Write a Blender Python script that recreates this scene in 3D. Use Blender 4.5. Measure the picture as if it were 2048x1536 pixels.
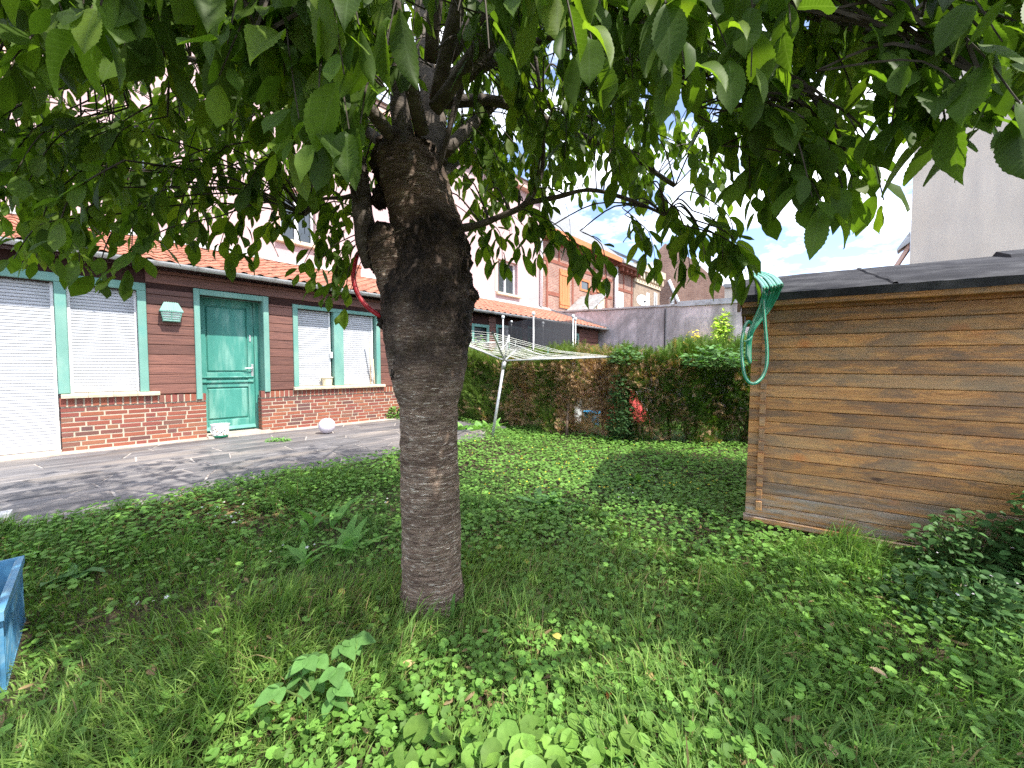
import bpy, bmesh, math, random
import numpy as np
from mathutils import Vector, Matrix, noise as mn

rnd = random.Random(7)
rng = np.random.default_rng(7)
for o in list(bpy.data.objects):
    bpy.data.objects.remove(o)
sc = bpy.context.scene
COL = sc.collection

# ------------------------------------------------------------------ camera
FPX, PITCH, CAMZ = 769.0, 0.04, 1.12
cam = bpy.data.cameras.new('camera')
cam.sensor_width = 36.0
cam.lens = 36.0 * FPX / 2048.0
cam.clip_start, cam.clip_end = 0.05, 2000.0
camo = bpy.data.objects.new('camera', cam)
camo.location = (0, 0, CAMZ)
camo.rotation_euler = (math.pi / 2 - PITCH, 0, 0)
COL.objects.link(camo)
sc.camera = camo

# ------------------------------------------------------------------ light
SUN_AZ = math.radians(-37)      # from +x towards +y
SUN_EL = math.radians(54)
SUNV = Vector((math.cos(SUN_EL) * math.cos(SUN_AZ), math.cos(SUN_EL) * math.sin(SUN_AZ), math.sin(SUN_EL)))
world = bpy.data.worlds.new('World')
sc.world = world
world.use_nodes = True
wn = world.node_tree
wn.nodes.clear()
w_out = wn.nodes.new('ShaderNodeOutputWorld')
w_bg = wn.nodes.new('ShaderNodeBackground')
w_sky = wn.nodes.new('ShaderNodeTexSky')
w_sky.sky_type = 'NISHITA'
w_sky.sun_disc = False
w_sky.sun_elevation = SUN_EL
w_sky.sun_rotation = math.pi / 2 - SUN_AZ
w_sky.air_density, w_sky.dust_density, w_sky.ozone_density = 0.55, 0.5, 2.0
w_tc = wn.nodes.new('ShaderNodeTexCoord')
w_map = wn.nodes.new('ShaderNodeMapping')
w_map.inputs['Scale'].default_value = (1.6, 1.6, 4.5)
w_noise = wn.nodes.new('ShaderNodeTexNoise')
w_noise.inputs['Scale'].default_value = 2.2
w_noise.inputs['Detail'].default_value = 7
w_noise.inputs['Roughness'].default_value = 0.62
w_ramp = wn.nodes.new('ShaderNodeValToRGB')
w_ramp.color_ramp.elements[0].position = 0.44
w_ramp.color_ramp.elements[0].color = (0.04, 0.04, 0.04, 1)
w_ramp.color_ramp.elements[1].position = 0.60
w_ramp.color_ramp.elements[1].color = (0.92, 0.92, 0.92, 1)
w_mix = wn.nodes.new('ShaderNodeMix')
w_mix.data_type = 'RGBA'
w_mix.inputs[7].default_value = (6.6, 6.7, 6.9, 1)      # thin bright cloud
wn.links.new(w_tc.outputs['Generated'], w_map.inputs[0])
wn.links.new(w_map.outputs[0], w_noise.inputs['Vector'])
wn.links.new(w_noise.outputs[0], w_ramp.inputs[0])
wn.links.new(w_ramp.outputs[0], w_mix.inputs[0])
wn.links.new(w_sky.outputs[0], w_mix.inputs[6])
wn.links.new(w_mix.outputs[2], w_bg.inputs['Color'])
w_bg.inputs['Strength'].default_value = 0.15
wn.links.new(w_bg.outputs[0], w_out.inputs['Surface'])

sun = bpy.data.lights.new('sun', 'SUN')
sun.energy = 2.6
sun.angle = math.radians(0.6)
sun.color = (1.0, 0.95, 0.87)
suno = bpy.data.objects.new('sun', sun)
suno.rotation_euler = SUNV.to_track_quat('Z', 'Y').to_euler()
suno.location = (6, -4, 8)
COL.objects.link(suno)

sc.view_settings.view_transform = 'Standard'
sc.view_settings.look = 'None'
sc.view_settings.exposure = 1.80
sc.view_settings.gamma = 1.0
sc.view_settings.use_curve_mapping = False
sc.render.engine = 'CYCLES'
sc.cycles.use_denoising = False
sc.cycles.max_bounces = 8
sc.cycles.diffuse_bounces = 4
sc.cycles.transmission_bounces = 5
sc.cycles.transparent_max_bounces = 10
sc.cycles.sample_clamp_indirect = 8

# ------------------------------------------------------------------ pixel helpers (2048 x 1536 photo)
SP, CP = math.sin(PITCH), math.cos(PITCH)
CAM = Vector((0, 0, CAMZ))
def ray(px, py):
    x = (px - 1024.0) / FPX
    v = (py - 768.0) / FPX
    return Vector((x, CP - v * SP, -SP - v * CP))
def at(px, py, dep):
    d = ray(px, py)
    return CAM + d * (dep / d.y)
def gnd(px, py, z=-0.12):
    d = ray(px, py)
    return CAM + d * ((z - CAMZ) / d.z)
def project(P):
    """world points (n,3) -> photo px, py, depth"""
    P = np.asarray(P, dtype=float) - np.array([0, 0, CAMZ])
    f = P[:, 1] * CP - P[:, 2] * SP
    u = P[:, 1] * SP + P[:, 2] * CP
    f = np.where(np.abs(f) < 1e-6, 1e-6, f)
    return 1024 + FPX * P[:, 0] / f, 768 - FPX * u / f, f
# the house front: its own axes  s (along, away to the right), k (out of the wall towards us), z
FA = math.radians(43.11)
FD = 7.857
FN = Vector((math.cos(FA), -math.sin(FA), 0))
FU = Vector((math.sin(FA), math.cos(FA), 0))
FROT = math.pi / 2 - FA
def fac(px, py, dep=0.0):
    """pixel -> (s, z) on the plane dep metres behind the annex front"""
    d = ray(px, py)
    t = (-(FD + dep) - FN.dot(CAM)) / FN.dot(d)
    P = CAM + d * t
    return FU.dot(P), P.z
def fs(px, dep=0.0):
    return fac(px, 740, dep)[0]
def fz(px, py, dep=0.0):
    return fac(px, py, dep)[1]
def fworld(s, k, z=0.0):
    P = FU * s + FN * (k - FD)
    return Vector((P.x, P.y, z))

# ------------------------------------------------------------------ object helpers
def tag(o, label=None, cat=None, group=None, kind=None):
    if label: o['label'] = label
    if cat: o['category'] = cat
    if group: o['group'] = group
    if kind: o['kind'] = kind
    return o
def empty(name, loc=(0, 0, 0), rz=0.0, label=None, cat=None, group=None):
    o = bpy.data.objects.new(name, None)
    o.empty_display_size = 0.1
    o.location = loc
    o.rotation_euler = (0, 0, rz)
    COL.objects.link(o)
    return tag(o, label, cat, group)
def link(name, me, m=None, parent=None, loc=None, rot=None, scale=None):
    o = bpy.data.objects.new(name, me)
    if m is not None and len(me.materials) == 0:
        me.materials.append(m)
    COL.objects.link(o)
    if parent is not None: o.parent = parent
    if loc is not None: o.location = loc
    if rot is not None: o.rotation_euler = rot
    if scale is not None: o.scale = scale
    return o
class MB:
    """collects shapes, builds ONE mesh object"""
    def __init__(self):
        self.v, self.f = [], []
    def add(self, vs, fs_):
        b = len(self.v)
        self.v += [tuple(p) for p in vs]
        self.f += [tuple(i + b for i in q) for q in fs_]
        return self
    def box(self, x0, x1, y0, y1, z0, z1):
        vs = [(x0, y0, z0), (x1, y0, z0), (x1, y1, z0), (x0, y1, z0), (x0, y0, z1), (x1, y0, z1), (x1, y1, z1), (x0, y1, z1)]
        return self.add(vs, [(0, 3, 2, 1), (4, 5, 6, 7), (0, 1, 5, 4), (1, 2, 6, 5), (2, 3, 7, 6), (3, 0, 4, 7)])
    def cbox(self, x0, x1, y0, y1, z0, z1, c=0.006):
        """box with chamfered front (y0) edges"""
        vs = [(x0 + c, y0, z0 + c), (x1 - c, y0, z0 + c), (x1 - c, y0, z1 - c), (x0 + c, y0, z1 - c),
              (x0, y0 + c, z0), (x1, y0 + c, z0), (x1, y0 + c, z1), (x0, y0 + c, z1),
              (x0, y1, z0), (x1, y1, z0), (x1, y1, z1), (x0, y1, z1)]
        fs_ = [(0, 1, 2, 3)]
        for i in range(4):
            j = (i + 1) % 4
            fs_ += [(i + 4, j + 4, j, i), (i + 8, j + 8, j + 4, i + 4)]
        fs_.append((11, 10, 9, 8))
        return self.add(vs, fs_)
    def prism(self, poly, axis, a0, a1):
        """poly: 2D points in the other two axes (x,z for axis y; y,z for axis x; x,y for axis z)"""
        n = len(poly)
        def P(p, a):
            return {'x': (a, p[0], p[1]), 'y': (p[0], a, p[1]), 'z': (p[0], p[1], a)}[axis]
        vs = [P(p, a0) for p in poly] + [P(p, a1) for p in poly]
        fs_ = [tuple(range(n)), tuple(range(2 * n - 1, n - 1, -1))]
        for i in range(n):
            j = (i + 1) % n
            fs_.append((i, i + n, j + n, j))
        return self.add(vs, fs_)
    def tube(self, pts, rad, seg=8, cap=True, wob=0.0, seed=0.0):
        pts = [Vector(p) for p in pts]
        n = len(pts)
        if not hasattr(rad, '__len__'): rad = [rad] * n
        up = Vector((0.31, 0.17, 0.93)).normalized()
        ring0 = len(self.v)
        prevx = None
        for i, p in enumerate(pts):
            d = (pts[min(i + 1, n - 1)] - pts[max(i - 1, 0)])
            d = d.normalized() if d.length > 1e-9 else Vector((0, 0, 1))
            if prevx is None:
                x = d.cross(up)
                if x.length < 1e-3: x = d.cross(Vector((1, 0, 0)))
            else:
                x = prevx - d * prevx.dot(d)
            x.normalize()
            prevx = x
            y = d.cross(x)
            for k in range(seg):
                a = 2 * math.pi * k / seg
                q = x * math.cos(a) + y * math.sin(a)
                r = rad[i]
                if wob: r *= 1 + wob * mn.noise((p + q * r) * 14 + Vector((seed, 0, 0)))
                self.v.append(tuple(p + q * r))
        for i in range(n - 1):
            for k in range(seg):
                a = ring0 + i * seg + k
                b = ring0 + i * seg + (k + 1) % seg
                self.f.append((a, b, b + seg, a + seg))
        if cap:
            self.f.append(tuple(ring0 + k for k in range(seg - 1, -1, -1)))
            e = ring0 + (n - 1) * seg
            self.f.append(tuple(e + k for k in range(seg)))
        return self
    def lathe(self, prof, seg=24, c=(0, 0, 0)):
        b = len(self.v)
        for r, z in prof:
            for k in range(seg):
                a = 2 * math.pi * k / seg
                self.v.append((c[0] + r * math.cos(a), c[1] + r * math.sin(a), c[2] + z))
        for i in range(len(prof) - 1):
            for k in range(seg):
                p = b + i * seg + k
                q = b + i * seg + (k + 1) % seg
                self.f.append((p, q, q + seg, p + seg))
        return self
    def mesh(self, name, m=None, smooth=False):
        me = bpy.data.meshes.new(name)
        me.from_pydata(self.v, [], self.f)
        if m is not None: me.materials.append(m)
        if smooth:
            me.polygons.foreach_set('use_smooth', [True] * len(me.polygons))
        me.update()
        return me
    def build(self, name, m, parent=None, loc=None, rot=None, smooth=False):
        return link(name, self.mesh(name, m, smooth), None, parent, loc, rot)
def np_mesh(name, V, F, m, col=None, smooth=False):
    V = np.ascontiguousarray(V, dtype=np.float32)
    F = np.ascontiguousarray(F, dtype=np.int32)
    me = bpy.data.meshes.new(name)
    nf, k = F.shape
    me.vertices.add(len(V))
    me.vertices.foreach_set('co', V.ravel())
    me.loops.add(nf * k)
    me.loops.foreach_set('vertex_index', F.ravel())
    me.polygons.add(nf)
    me.polygons.foreach_set('loop_start', np.arange(0, nf * k, k, dtype=np.int32))
    me.polygons.foreach_set('loop_total', np.full(nf, k, dtype=np.int32))
    if smooth:
        me.polygons.foreach_set('use_smooth', np.ones(nf, dtype=bool))
    me.update(calc_edges=True)
    if col is not None:
        a = me.attributes.new('Col', 'FLOAT_COLOR', 'POINT')
        c4 = np.ones((len(V), 4), dtype=np.float32)
        c4[:, :3] = col
        a.data.foreach_set('color', c4.ravel())
    me.materials.append(m)
    return me
def scatter(tv, tf, T, P, cols=None):
    """template verts tv (n,3), faces tf (m,k), N 3x3 matrices T, N positions P, N colours -> V, F, C"""
    N, n = len(P), len(tv)
    V = np.einsum('nij,kj->nki', T, tv) + P[:, None, :]
    F = tf[None, :, :] + (np.arange(N) * n)[:, None, None]
    C = None if cols is None else np.repeat(cols, n, axis=0)
    return V.reshape(-1, 3), F.reshape(-1, tf.shape[1]), C
def merge(parts):
    Vs, Fs, Cs, b = [], [], [], 0
    for V, F, C in parts:
        Vs.append(V); Fs.append(F + b); Cs.append(C); b += len(V)
    return np.concatenate(Vs), np.concatenate(Fs), np.concatenate(Cs)
def unit(a):
    return a / np.maximum(np.linalg.norm(a, axis=-1, keepdims=True), 1e-9)
def frames(axis, nrm, size):
    """N matrices: leaf y along axis, z near nrm"""
    y = unit(axis)
    x = unit(np.cross(y, nrm))
    z = np.cross(x, y)
    return np.stack([x, y, z], axis=-1) * np.asarray(size).reshape(-1, 1, 1)

# ------------------------------------------------------------------ materials
def newmat(name):
    m = bpy.data.materials.new(name)
    m.use_nodes = True
    nt = m.node_tree
    b = nt.nodes['Principled BSDF']
    return m, nt, b
def nd(nt, kind, **kw):
    n = nt.nodes.new(kind)
    for k, v in kw.items():
        if hasattr(n, k): setattr(n, k, v)
        else: n.inputs[k].default_value = v
    return n
def ramp(nt, src, stops):
    r = nt.nodes.new('ShaderNodeValToRGB')
    el = r.color_ramp.elements
    el[0].position, el[0].color = stops[0][0], (*stops[0][1], 1)
    el[1].position, el[1].color = stops[-1][0], (*stops[-1][1], 1)
    for p, c in stops[1:-1]:
        e = el.new(p)
        e.color = (*c, 1)
    nt.links.new(src, r.inputs[0])
    return r.outputs[0]
def coords(nt, scale=(1, 1, 1), objrand=True, kind='Object'):
    tc = nt.nodes.new('ShaderNodeTexCoord')
    mp = nt.nodes.new('ShaderNodeMapping')
    mp.inputs['Scale'].default_value = scale
    src = tc.outputs[kind]
    if objrand:
        oi = nt.nodes.new('ShaderNodeObjectInfo')
        ml = nd(nt, 'ShaderNodeMath', operation='MULTIPLY')
        nt.links.new(oi.outputs['Random'], ml.inputs[0])
        ml.inputs[1].default_value = 37.0
        ad = nd(nt, 'ShaderNodeVectorMath', operation='ADD')
        nt.links.new(src, ad.inputs[0])
        nt.links.new(ml.outputs[0], ad.inputs[1])
        src = ad.outputs[0]
    nt.links.new(src, mp.inputs[0])
    return mp.outputs[0]
def noise(nt, vec, scale, detail=5, rough=0.55, dist=0.0):
    n = nd(nt, 'ShaderNodeTexNoise', Scale=scale, Detail=detail, Roughness=rough, Distortion=dist)
    nt.links.new(vec, n.inputs['Vector'])
    return n.outputs[0]
def mixc(nt, fac, a, b, mode='MIX'):
    n = nt.nodes.new('ShaderNodeMix')
    n.data_type = 'RGBA'
    n.blend_type = mode
    for i, v in ((0, fac), (6, a), (7, b)):
        if isinstance(v, (int, float)): n.inputs[i].default_value = v
        elif isinstance(v, tuple): n.inputs[i].default_value = (*v, 1)
        else: nt.links.new(v, n.inputs[i])
    return n.outputs[2]
def bump(nt, b, h, strength=0.3, dist=0.01):
    n = nd(nt, 'ShaderNodeBump', Strength=strength, Distance=dist)
    nt.links.new(h, n.inputs['Height'])
    nt.links.new(n.outputs[0], b.inputs['Normal'])
def objval(nt, col, lo, hi):
    """multiply colour by a per-object random value"""
    oi = nt.nodes.new('ShaderNodeObjectInfo')
    mr = nd(nt, 'ShaderNodeMapRange')
    nt.links.new(oi.outputs['Random'], mr.inputs[0])
    mr.inputs[3].default_value, mr.inputs[4].default_value = lo, hi
    return mixc(nt, 1.0, col, mr.outputs[0], 'MULTIPLY')
def proc(name, stops, scale=6, detail=6, rough=0.7, bstr=0.2, bscale=None, stretch=(1, 1, 1), spec=0.35, metal=0.0, var=None, dirt=None, bdist=0.01):
    m, nt, b = newmat(name)
    v = coords(nt, stretch)
    n = noise(nt, v, scale, detail)
    c = ramp(nt, n, stops)
    if dirt:
        dn = noise(nt, coords(nt, dirt[2] if len(dirt) > 2 else (1, 1, 1)), dirt[1], 4, 0.6)
        f = ramp(nt, dn, [(0.48, (0, 0, 0)), (0.7, (1, 1, 1))])
        c = mixc(nt, f, c, dirt[0])
    if var: c = objval(nt, c, *var)
    nt.links.new(c, b.inputs['Base Color'])
    b.inputs['Roughness'].default_value = rough
    b.inputs['Specular IOR Level'].default_value = spec
    b.inputs['Metallic'].default_value = metal
    if bstr:
        bump(nt, b, noise(nt, v, bscale or scale * 4, 6, 0.6), bstr, bdist)
    return m
def leafmat(name, trans=0.35, rough=0.45, spec=0.4, veins=False, tcol=(1.45, 1.6, 0.4), und=0.0):
    """colour comes from the 'Col' attribute; some light passes through"""
    m, nt, b = newmat(name)
    at_ = nd(nt, 'ShaderNodeAttribute', attribute_name='Col')
    c = at_.outputs['Color']
    v = coords(nt, (1, 1, 1), False)
    n = noise(nt, v, 60, 3)
    c = mixc(nt, 0.35, c, ramp(nt, n, [(0.3, (0.55, 0.6, 0.5)), (0.7, (1.25, 1.2, 1.1))]), 'MULTIPLY')
    nt.links.new(c, b.inputs['Base Color'])
    b.inputs['Roughness'].default_value = rough
    b.inputs['Specular IOR Level'].default_value = spec
    tr = nt.nodes.new('ShaderNodeBsdfTranslucent')
    tc = mixc(nt, 1.0, c, tcol, 'MULTIPLY')
    nt.links.new(tc, tr.inputs['Color'])
    mx = nt.nodes.new('ShaderNodeMixShader')
    mx.inputs[0].default_value = trans
    nt.links.new(b.outputs[0], mx.inputs[1])
    nt.links.new(tr.outputs[0], mx.inputs[2])
    nt.links.new(mx.outputs[0], nt.nodes['Material Output'].inputs['Surface'])
    return m

MAT = {}
MAT['soil'] = proc('soil', [(0.3, (0.035, 0.024, 0.014)), (0.55, (0.07, 0.05, 0.028)), (0.75, (0.05, 0.065, 0.02))], 9, 8, 0.95, 0.8, 40, bdist=0.03)
MAT['mortar'] = proc('mortar', [(0.3, (0.37, 0.315, 0.24)), (0.7, (0.46, 0.40, 0.31))], 30, 5, 0.9, 0.3)
MAT['patio_joint'] = proc('patio_joint', [(0.3, (0.20, 0.17, 0.15)), (0.5, (0.36, 0.32, 0.29)), (0.7, (0.46, 0.42, 0.38))], 7, 6, 0.9, 0.3)
MAT['concrete'] = proc('concrete', [(0.3, (0.38, 0.31, 0.25)), (0.7, (0.56, 0.48, 0.40))], 5, 8, 0.9, 0.3)
def slate_mat():
    m, nt, b = newmat('slate')
    v = coords(nt, (0.8, 4.0, 1))
    n = noise(nt, v, 3.0, 8, 0.65, 0.6)
    c = ramp(nt, n, [(0.25, (0.060, 0.057, 0.060)), (0.5, (0.118, 0.112, 0.115)), (0.70, (0.21, 0.195, 0.19)), (0.88, (0.34, 0.305, 0.27))])
    d = noise(nt, coords(nt, (1, 1, 1), False, 'Generated'), 1.5, 4)
    n2 = noise(nt, coords(nt, (0.5, 1.3, 1)), 1.1, 6, 0.6)
    c = mixc(nt, ramp(nt, n2, [(0.50, (0, 0, 0)), (0.72, (0.8, 0.8, 0.8))]), c, (0.33, 0.28, 0.235))
    c = objval(nt, c, 0.78, 1.25)
    nt.links.new(c, b.inputs['Base Color'])
    b.inputs['Roughness'].default_value = 0.6
    bump(nt, b, n, 0.4, 0.01)
    return m
MAT['slate'] = slate_mat()
def brick_mat():
    m, nt, b = newmat('red_brick')
    oi = nt.nodes.new('ShaderNodeObjectInfo')
    c = ramp(nt, oi.outputs['Random'], [(0.0, (0.235, 0.066, 0.040)), (0.22, (0.30, 0.100, 0.050)), (0.42, (0.205, 0.054, 0.042)), (0.6, (0.26, 0.076, 0.047)), (0.74, (0.115, 0.054, 0.050)), (0.86, (0.285, 0.115, 0.060)), (1.0, (0.14, 0.050, 0.046))])
    v = coords(nt)
    n = noise(nt, v, 28, 6, 0.65)
    c = mixc(nt, 0.6, c, ramp(nt, n, [(0.3, (0.5, 0.45, 0.45)), (0.55, (1, 1, 1)), (0.8, (1.35, 1.25, 1.2))]), 'MULTIPLY')
    nt.links.new(c, b.inputs['Base Color'])
    b.inputs['Roughness'].default_value = 0.85
    bump(nt, b, n, 0.5, 0.006)
    return m
MAT['brick'] = brick_mat()
def siding_mat():
    m, nt, b = newmat('siding')
    v = coords(nt, (0.7, 1, 14))
    n = noise(nt, v, 4.5, 8, 0.62, 0.8)
    c = ramp(nt, n, [(0.25, (0.055, 0.024, 0.019)), (0.48, (0.135, 0.056, 0.041)), (0.65, (0.20, 0.085, 0.058)), (0.85, (0.29, 0.14, 0.09))])
    c = objval(nt, c, 0.75, 1.3)
    nt.links.new(c, b.inputs['Base Color'])
    b.inputs['Roughness'].default_value = 0.6
    bump(nt, b, n, 0.25, 0.004)
    return m
MAT['siding'] = siding_mat()
MAT['siding_gap'] = proc('siding_gap', [(0.3, (0.03, 0.012, 0.01)), (0.7, (0.05, 0.02, 0.015))], 6, 3, 0.9, 0)
MAT['green_paint'] = proc('green_paint', [(0.3, (0.115, 0.26, 0.215)), (0.55, (0.165, 0.325, 0.27)), (0.75, (0.23, 0.38, 0.31))], 3.5, 7, 0.55, 0.15, 60, (1, 1, 0.5), dirt=((0.11, 0.29, 0.25), 5, (1, 1, 0.5)), bdist=0.004)
MAT['green_door'] = proc('green_door', [(0.3, (0.038, 0.20, 0.16)), (0.6, (0.058, 0.25, 0.20)), (0.8, (0.13, 0.34, 0.28))], 5, 8, 0.5, 0.15, 70, (1, 1, 0.35), dirt=((0.17, 0.36, 0.30), 6, (1.3, 1.3, 0.22)), bdist=0.004)
MAT['shutter_white'] = proc('shutter_white', [(0.3, (0.44, 0.45, 0.475)), (0.7, (0.49, 0.50, 0.525))], 4, 5, 0.4, 0.05, 90, dirt=((0.39, 0.405, 0.425), 9))
MAT['white_frame'] = proc('white_frame', [(0.3, (0.70, 0.71, 0.71)), (0.7, (0.80, 0.80, 0.80))], 8, 4, 0.45, 0.05)
MAT['sill'] = proc('stone_sill', [(0.3, (0.47, 0.38, 0.26)), (0.7, (0.64, 0.55, 0.41))], 14, 6, 0.85, 0.2)
MAT['zinc'] = proc('zinc', [(0.3, (0.36, 0.37, 0.37)), (0.7, (0.55, 0.56, 0.56))], 3, 6, 0.5, 0.1, 30, metal=0.35, dirt=((0.25, 0.24, 0.22), 6))
MAT['tile'] = proc('roof_tile', [(0.25, (0.17, 0.065, 0.045)), (0.45, (0.36, 0.135, 0.085)), (0.65, (0.46, 0.20, 0.13)), (0.85, (0.52, 0.32, 0.23))], 5.5, 10, 0.85, 0.4, 30, dirt=((0.17, 0.10, 0.07), 14))
MAT['pink_render'] = proc('pink_render', [(0.3, (0.44, 0.31, 0.305)), (0.7, (0.50, 0.37, 0.36))], 1.2, 7, 0.9, 0.35, 45, bdist=0.006)
MAT['pink_trim'] = proc('pink_trim', [(0.3, (0.55, 0.36, 0.29)), (0.7, (0.64, 0.44, 0.36))], 4, 5, 0.85, 0.1)
MAT['glass'] = proc('window_glass', [(0.3, (0.03, 0.04, 0.045)), (0.7, (0.07, 0.085, 0.09))], 1.5, 3, 0.08, 0, spec=0.8)
MAT['curtain'] = proc('curtain', [(0.3, (0.35, 0.36, 0.36)), (0.7, (0.62, 0.63, 0.63))], 5, 2, 0.9, 0, None, (9, 9, 0.3))
def grey_wall_mat():
    m, nt, b = newmat('grey_render')
    v = coords(nt, (1, 1, 1), False)
    n = noise(nt, coords(nt, (1, 1, 0.7), False), 0.9, 12, 0.74, 0.6)
    c = ramp(nt, n, [(0.3, (0.20, 0.18, 0.175)), (0.44, (0.36, 0.33, 0.325)), (0.53, (0.52, 0.47, 0.465)), (0.60, (0.70, 0.61, 0.60)), (0.75, (0.76, 0.67, 0.66))])
    s = noise(nt, coords(nt, (4, 4, 0.3), False), 1.0, 8, 0.7)
    c = mixc(nt, ramp(nt, s, [(0.5, (0, 0, 0)), (0.72, (0.6, 0.6, 0.6))]), c, (0.17, 0.155, 0.155))
    f = noise(nt, coords(nt, (1, 1, 1), False), 34, 6, 0.75)
    c = mixc(nt, 0.55, c, ramp(nt, f, [(0.3, (0.45, 0.45, 0.45)), (0.7, (1.5, 1.45, 1.45))]), 'MULTIPLY')
    nt.links.new(c, b.inputs['Base Color'])
    b.inputs['Roughness'].default_value = 0.95
    bump(nt, b, f, 0.5, 0.01)
    return m
MAT['grey_render'] = grey_wall_mat()
def far_brick(name, c1, c2, mort, sc_=1.0):
    m, nt, b = newmat(name)
    tc = nt.nodes.new('ShaderNodeTexCoord')
    mp = nt.nodes.new('ShaderNodeMapping')
    mp.inputs['Rotation'].default_value = (math.pi / 2, 0, 0)
    nt.links.new(tc.outputs['Object'], mp.inputs[0])
    br = nt.nodes.new('ShaderNodeTexBrick')
    br.inputs['Scale'].default_value = 1.0
    br.inputs['Brick Width'].default_value = 0.22 * sc_
    br.inputs['Row Height'].default_value = 0.07 * sc_
    br.inputs['Mortar Size'].default_value = 0.009
    br.inputs['Color1'].default_value = (*c1, 1)
    br.inputs['Color2'].default_value = (*c2, 1)
    br.inputs['Mortar'].default_value = (*mort, 1)
    nt.links.new(mp.outputs[0], br.inputs['Vector'])
    n = noise(nt, tc.outputs['Object'], 1.6, 8, 0.7)
    c = mixc(nt, 0.75, br.outputs[0], ramp(nt, n, [(0.3, (0.55, 0.5, 0.5)), (0.55, (1, 1, 1)), (0.8, (1.35, 1.35, 1.3))]), 'MULTIPLY')
    nt.links.new(c, b.inputs['Base Color'])
    b.inputs['Roughness'].default_value = 0.9
    bump(nt, b, br.outputs['Fac'], -0.4, 0.01)
    return m
MAT['old_brick'] = far_brick('old_brick', (0.26, 0.105, 0.075), (0.33, 0.19, 0.135), (0.36, 0.29, 0.25))
MAT['tan_brick'] = far_brick('tan_brick', (0.25, 0.17, 0.115), (0.32, 0.23, 0.16), (0.36, 0.31, 0.25))
MAT['brown_brick'] = far_brick('brown_brick', (0.24, 0.12, 0.085), (0.35, 0.20, 0.14), (0.36, 0.29, 0.25))
MAT['red_brick_far'] = far_brick('red_brick_far', (0.42, 0.13, 0.08), (0.25, 0.10, 0.08), (0.55, 0.48, 0.37))
MAT['timber_red'] = proc('timber_red', [(0.3, (0.19, 0.062, 0.04)), (0.7, (0.28, 0.10, 0.065))], 6, 6, 0.8, 0.1)
MAT['orange_wood'] = proc('orange_wood', [(0.3, (0.44, 0.155, 0.055)), (0.7, (0.55, 0.22, 0.09))], 4, 6, 0.6, 0.1, None, (8, 8, 0.6))
MAT['roof_slate'] = proc('roof_slate', [(0.3, (0.12, 0.125, 0.135)), (0.7, (0.24, 0.245, 0.26))], 5, 9, 0.55, 0.4, 14)
MAT['cream_clad'] = proc('cream_clad', [(0.3, (0.66, 0.60, 0.42)), (0.7, (0.74, 0.69, 0.52))], 3, 4, 0.8, 0.1)
MAT['white_wall'] = proc('white_wall', [(0.25, (0.54, 0.475, 0.395)), (0.5, (0.62, 0.55, 0.46)), (0.8, (0.66, 0.595, 0.505))], 0.9, 10, 0.92, 0.5, 25, dirt=((0.50, 0.455, 0.40), 0.8, (1.6, 1.6, 0.25)))
MAT['felt'] = proc('roof_felt', [(0.25, (0.018, 0.018, 0.021)), (0.55, (0.038, 0.038, 0.043)), (0.8, (0.07, 0.07, 0.077))], 4, 10, 1.0, 0.6, 160, spec=0.12, dirt=((0.085, 0.085, 0.09), 3), bdist=0.004)
MAT['steel'] = proc('galvanised_steel', [(0.3, (0.42, 0.43, 0.43)), (0.7, (0.60, 0.61, 0.61))], 8, 5, 0.42, 0.1, metal=0.6)
MAT['line'] = proc('washing_line', [(0.3, (0.62, 0.62, 0.56)), (0.7, (0.74, 0.74, 0.68))], 20, 3, 0.6, 0)
MAT['dark_plastic'] = proc('dark_plastic', [(0.3, (0.018, 0.018, 0.02)), (0.7, (0.035, 0.035, 0.04))], 20, 4, 0.5, 0.05)
MAT['hose_green'] = proc('hose_green', [(0.3, (0.02, 0.25, 0.15)), (0.7, (0.04, 0.36, 0.22))], 9, 5, 0.35, 0.1)
MAT['hose_stripe'] = proc('hose_stripe', [(0.3, (0.40, 0.56, 0.42)), (0.7, (0.52, 0.66, 0.52))], 9, 4, 0.4, 0)
MAT['hose_red'] = proc('hose_red', [(0.3, (0.33, 0.012, 0.022)), (0.7, (0.48, 0.03, 0.04))], 9, 5, 0.4, 0.1)
MAT['crate_blue'] = proc('crate_blue', [(0.3, (0.055, 0.19, 0.33)), (0.7, (0.10, 0.28, 0.44))], 9, 6, 0.5, 0.15, dirt=((0.17, 0.30, 0.38), 14))
MAT['cream_plastic'] = proc('cream_plastic', [(0.3, (0.66, 0.57, 0.38)), (0.7, (0.76, 0.68, 0.49))], 7, 5, 0.5, 0.05)
MAT['white_plastic'] = proc('white_plastic', [(0.3, (0.62, 0.64, 0.62)), (0.7, (0.74, 0.75, 0.74))], 9, 5, 0.35, 0.05)
def print_mat():
    m, nt, b = newmat('printed_label')
    v = coords(nt, (1, 1, 1), False)
    vo = nd(nt, 'ShaderNodeTexVoronoi', Scale=34)
    nt.links.new(v, vo.inputs['Vector'])
    f = ramp(nt, vo.outputs['Distance'], [(0.30, (1, 1, 1)), (0.38, (0, 0, 0))])
    c = mixc(nt, f, (0.72, 0.74, 0.72), ramp(nt, noise(nt, v, 17, 2), [(0.35, (0.03, 0.10, 0.05)), (0.5, (0.42, 0.22, 0.12)), (0.65, (0.08, 0.09, 0.08))]))
    nt.links.new(c, b.inputs['Base Color'])
    b.inputs['Roughness'].default_value = 0.4
    return m
MAT['print'] = print_mat()
MAT['green_plastic'] = proc('green_plastic', [(0.3, (0.02, 0.20, 0.10)), (0.7, (0.04, 0.27, 0.14))], 9, 4, 0.4, 0)
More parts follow.
